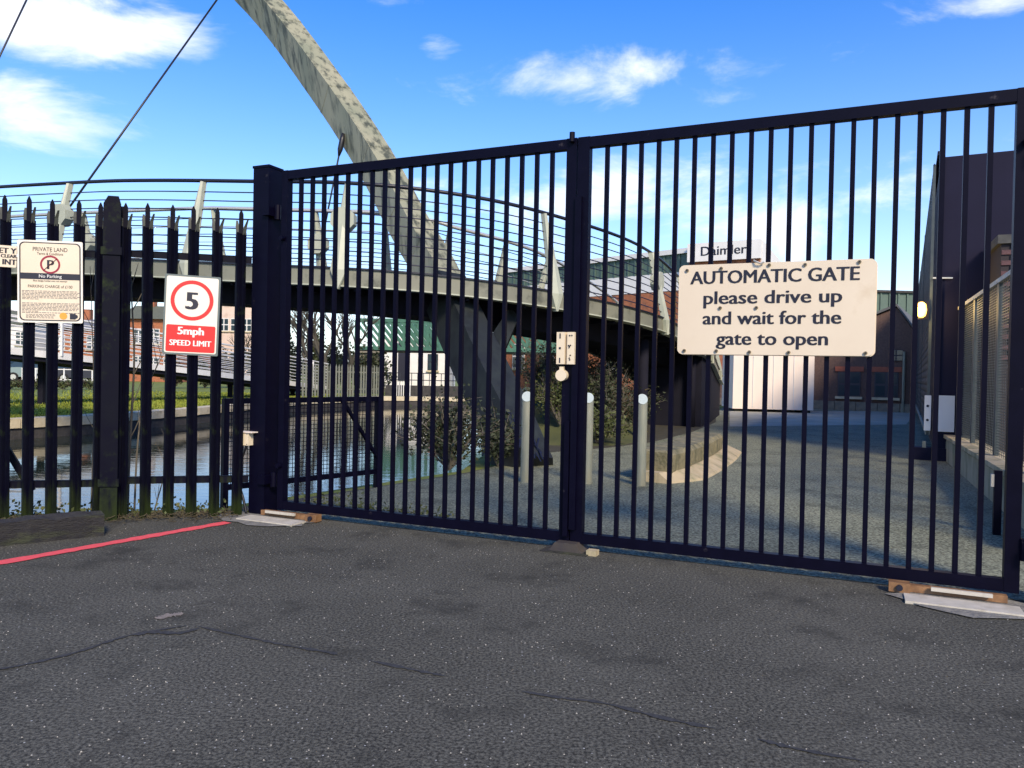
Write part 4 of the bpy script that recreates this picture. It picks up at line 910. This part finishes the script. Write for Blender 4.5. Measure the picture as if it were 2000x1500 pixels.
# long hall with green cladding, cream band and orange brick; white fascia with lettering
q0 = at(985, 760, 47.5); q1 = at(1338, 760, 38.5); q0.z = q1.z = 0; ax = (q1-q0).normalized(); nv = V((ax.y, -ax.x, 0)); ln = (q1-q0).length; la = math.atan2(ax.y, ax.x)
r = thing('long_hall', 'long hall with green cladding above cream band and orange brick behind the bridge', 'building', q0, la); ht = at(1150, 508, 43).z
MB().box((ln/2, 4, ht*.365), (ln, 8, ht*.73)).build('brick_wall', M_obrick, r); MB().box((ln/2, 4, ht*.79), (ln+.06, 8.06, ht*.12)).build('cream_band', M_white2, r)
MB().box((ln/2, 4, ht*.91), (ln, 8, ht*.12)).build('cladding', M_gclad, r); MB().box((ln/2, 4, ht*.985), (ln+.3, 8.3, .25)).build('roof_edge', M_white2, r)
for i in range(int(ln/.45)): MB().box((.2+i*.45, -.03, ht*.91), (.08, .06, ht*.115)).build('rib', M_gclad, r)
for i in range(5): window(r, (1.2+i*2.4, -.02, ht*.3), 1.0, 1.5, (1, 0, 0), (0, -1, 0), M_white2)
q2 = at(1338, 760, 38.0); q3 = at(1480, 760, 36.2); q2.z = q3.z = 0; ax = (q3-q2).normalized(); ln = (q3-q2).length; ht = at(1478, 468, 36.2).z; z0 = at(1478, 505, 36.2).z
r = thing('white_fascia_building', 'brick building with white fascia lettered Daimler behind the cream sign', 'building', q2, math.atan2(ax.y, ax.x))
MB().box((ln/2, 5, z0/2), (ln-.1, 9.9, z0)).build('brick_wall', M_obrick, r)
MB().box((ln/2, 0, (ht+z0)/2), (ln, .3, ht-z0)).build('fascia', M_white2, r)
MB().prism([(0, z0*.55), (10, z0*.55), (10, ht*.86), (0, ht)], lambda y, z, s: (ln-.1+.12*s, .16+y, z)).build('side_gable', M_white2, r)
text('Daimler', (ht-z0)*.72, M_ink, r, place(ln*.5, -.16, z0+(ht-z0)*.3), .012, width=ln*.62)
# white site container
p = at(1509, 806, 28); p.z = 0; r = thing('white_container', 'plain white storage container standing beyond the sign at the end of the drive', 'container', p, GA*.25)
MB().box((0, 1.2, 1.36), (2.86, 2.4, 2.5)).build('body', M_white, r); 
for x in (-1.2, 1.2): MB().box((x, .6, .055), (.3, 1.0, .11)).build('skid', M_wood, r)
for x in (-.72, .0, .72): MB().box((x, -.012, 1.36), (.025, .02, 2.4)).build('panel_seam', M_white2, r)
MB().box((0, 1.2, 2.64), (2.94, 2.48, .06)).build('roof', M_white2, r)
# green truss bridge over the canal
a, b2 = at(695, 685, 43), at(1130, 690, 41); zt0, zt1 = at(900, 686, 42).z, at(900, 627, 42).z; a.z = b2.z = 0; d = b2-a; ln = d.length
r = thing('truss_bridge', 'green lattice truss bridge crossing the canal in the distance', 'bridge', a, math.atan2(d.y, d.x))
for y in (0, 2.2):
    for z in (zt0+.1, zt1): MB().bar((0, y, z), (ln, y, z), .18, .2).build('chord', M_green, r)
    n = 9
    for i in range(n+1): MB().bar((ln*i/n, y, zt0), (ln*i/n, y, zt1), .14).build('vertical', M_green, r)
    for i in range(n*4):
        x = ln*i/(n*4); MB().bar((x, y, zt1-.1), (min(ln, x+1.15), y, zt0+.15), .08, .13).build('lattice_bar', M_green, r)
MB().box((ln/2, 1.1, zt0-.02), (ln, 2.2, .12)).build('deck', M_wall, r)
p = at(716, 770, 42.5); p.z = 0; r = thing('bridge_pier', 'dark stone pier carrying the left end of the green truss bridge', 'pier', p)
MB().loft([[(-.62, 0, -.02), (.62, 0, -.02), (.62, 2.4, -.02), (-.62, 2.4, -.02)], [(-.55, .05, zt0-.1), (.55, .05, zt0-.1), (.55, 2.3, zt0-.1), (-.55, 2.3, zt0-.1)]]).build('shaft', M_stoneruin, r)
MB().box((0, 1.2, zt0-.13), (1.35, 2.6, .1)).build('cap', M_stoneruin, r)
# white waterside building, low dark wall and railing, brick ruin
p = at(735, 752, 52); p.z = 0; r = thing('white_waterside_building', 'white building with red band under the green truss bridge', 'building', p, 0); wd = at(872, 752, 52).x-p.x; ht = at(800, 660, 52).z
MB().box((wd/2, 4, ht/2), (wd, 8, ht)).build('wall', M_white2, r); MB().box((wd*.88, -.03, 2.9), (wd*.24, .08, .5)).build('red_band', mat('red_band', (.6, .08, .03), rough=.5), r)
MB().box((wd*.36, -.03, 1.9), (.5, .1, 2.6)).build('dark_door', M_ink, r); window(r, (wd*.80, -.02, 1.9), .7, 1.1, (1, 0, 0), (0, -1, 0), M_ink)
p = at(1000, 756, 50); p.z = 0; r = thing('orange_brick_building', 'orange brick building with tall white windows right of the bridge leg', 'building', p, 0); wd = at(1110, 752, 50).x-p.x; ht = at(1050, 664, 50).z
MB().box((wd/2, 4, ht/2), (wd, 8, ht)).build('wall', M_obrick, r)
for k in (.26, .36): window(r, (wd*k, -.03, ht*.5), .34, ht*.7, (1, 0, 0), (0, -1, 0), M_white2)
MB().box((wd*.8, -.5, .6), (wd*.5, .6, 1.2)).build('garden_wall', M_stone, r)
p = at(790, 778, 38.5); p.z = 0; r = thing('lock_wall', 'low dark stone wall with railing along the far water edge', 'wall', p, .05)
MB().box((1.8, .5, .25), (5.6, .4, .55)).build('wall_body', M_wall, r)
for i in range(19): MB().bar((-.9+i*.3, .5, .5), (-.9+i*.3, .5, 1.15), .035).build('baluster', M_rail, r)
for z in (.8, 1.15): MB().bar((-.95, .5, z), (4.6, .5, z), .04).build('rail', M_rail, r)
for i in range(7): MB().bar((-.4+i*.11, .1, .0), (-.4+i*.11, .1, .75), .035).build('gate_bar', M_white2, r)
# houses across the car park
def house(px0, px1, d_, eave, ridge, wallm, roofm, label, nwin):
    a, b2 = at(px0, 745, d_), at(px1, 745, d_); a.z = b2.z = 0; wd = b2.x-a.x; r = thing('house', label, 'house', a, 0); ze, zr = at((px0+px1)/2, eave, d_).z, at((px0+px1)/2, ridge, d_).z
    MB().box((wd/2, 4, ze/2), (wd, 8, ze)).build('wall', wallm, r)
    q = MB().prism([(-.4, ze-.05), (8.4, ze-.05), (4, zr)], lambda y, z, s: (-.3 if s else wd+.3, y, z)).build('roof', roofm, r)
    MB().box((wd*.2, 4, zr+.3), (.7, .6, 1.2)).build('chimney', wallm, q)
    for i in range(nwin):
        for z in (ze*.72, ze*.28): window(r, (wd*(i+.5)/nwin, -.03, z), .9, 1.2, (1, 0, 0), (0, -1, 0), M_white2)
house(225, 345, 62, 622, 590, M_obrick, M_slate, 'red brick house with mossy roof behind the speed sign', 4)
house(100, 195, 66, 640, 618, M_obrick, mat('slate_grey', (.16, .17, .18), (.2, .2, .21), 5, .8), 'orange brick house partly hidden by the parking notice', 3)
house(-160, 62, 70, 630, 600, M_white2, M_slate, 'white rendered house at the far left behind the ramp', 5)
house(425, 492, 74, 592, 570, mat('pale_brick', (.62, .47, .38), (.7, .56, .47), 4, .9, stain=(.4, .28, .2), sscale=2), M_slate, 'pale pinkish brick block right of the speed sign', 3)

# loose grit scattered over the near asphalt
mb = MB()
for i in range(2600):
    y = 1.6+4.6*random.random()**1.3; x = random.uniform(-.75, .75)*y
    if (V((x, y, 0))-G).dot(W) > -.12 or (V((x, y, 0))-FR).dot(FN) < .2: continue
    r_ = random.uniform(.0015, .0045); a = random.uniform(0, 6.28)
    mb.add([(x+r_*math.cos(a+k*2.09)*random.uniform(.7, 1.3), y+r_*math.sin(a+k*2.09)*random.uniform(.7, 1.3), .0005) for k in range(3)]+[(x, y, r_*1.1)], [(0, 1, 3), (1, 2, 3), (2, 0, 3)])
tag(mb.build('loose_grit', mat('grit_stone', (.22, .21, .19), (.42, .40, .36), 40, .9)), 'pale loose grit scattered over the asphalt in front of the gate', 'grit', kind='stuff')
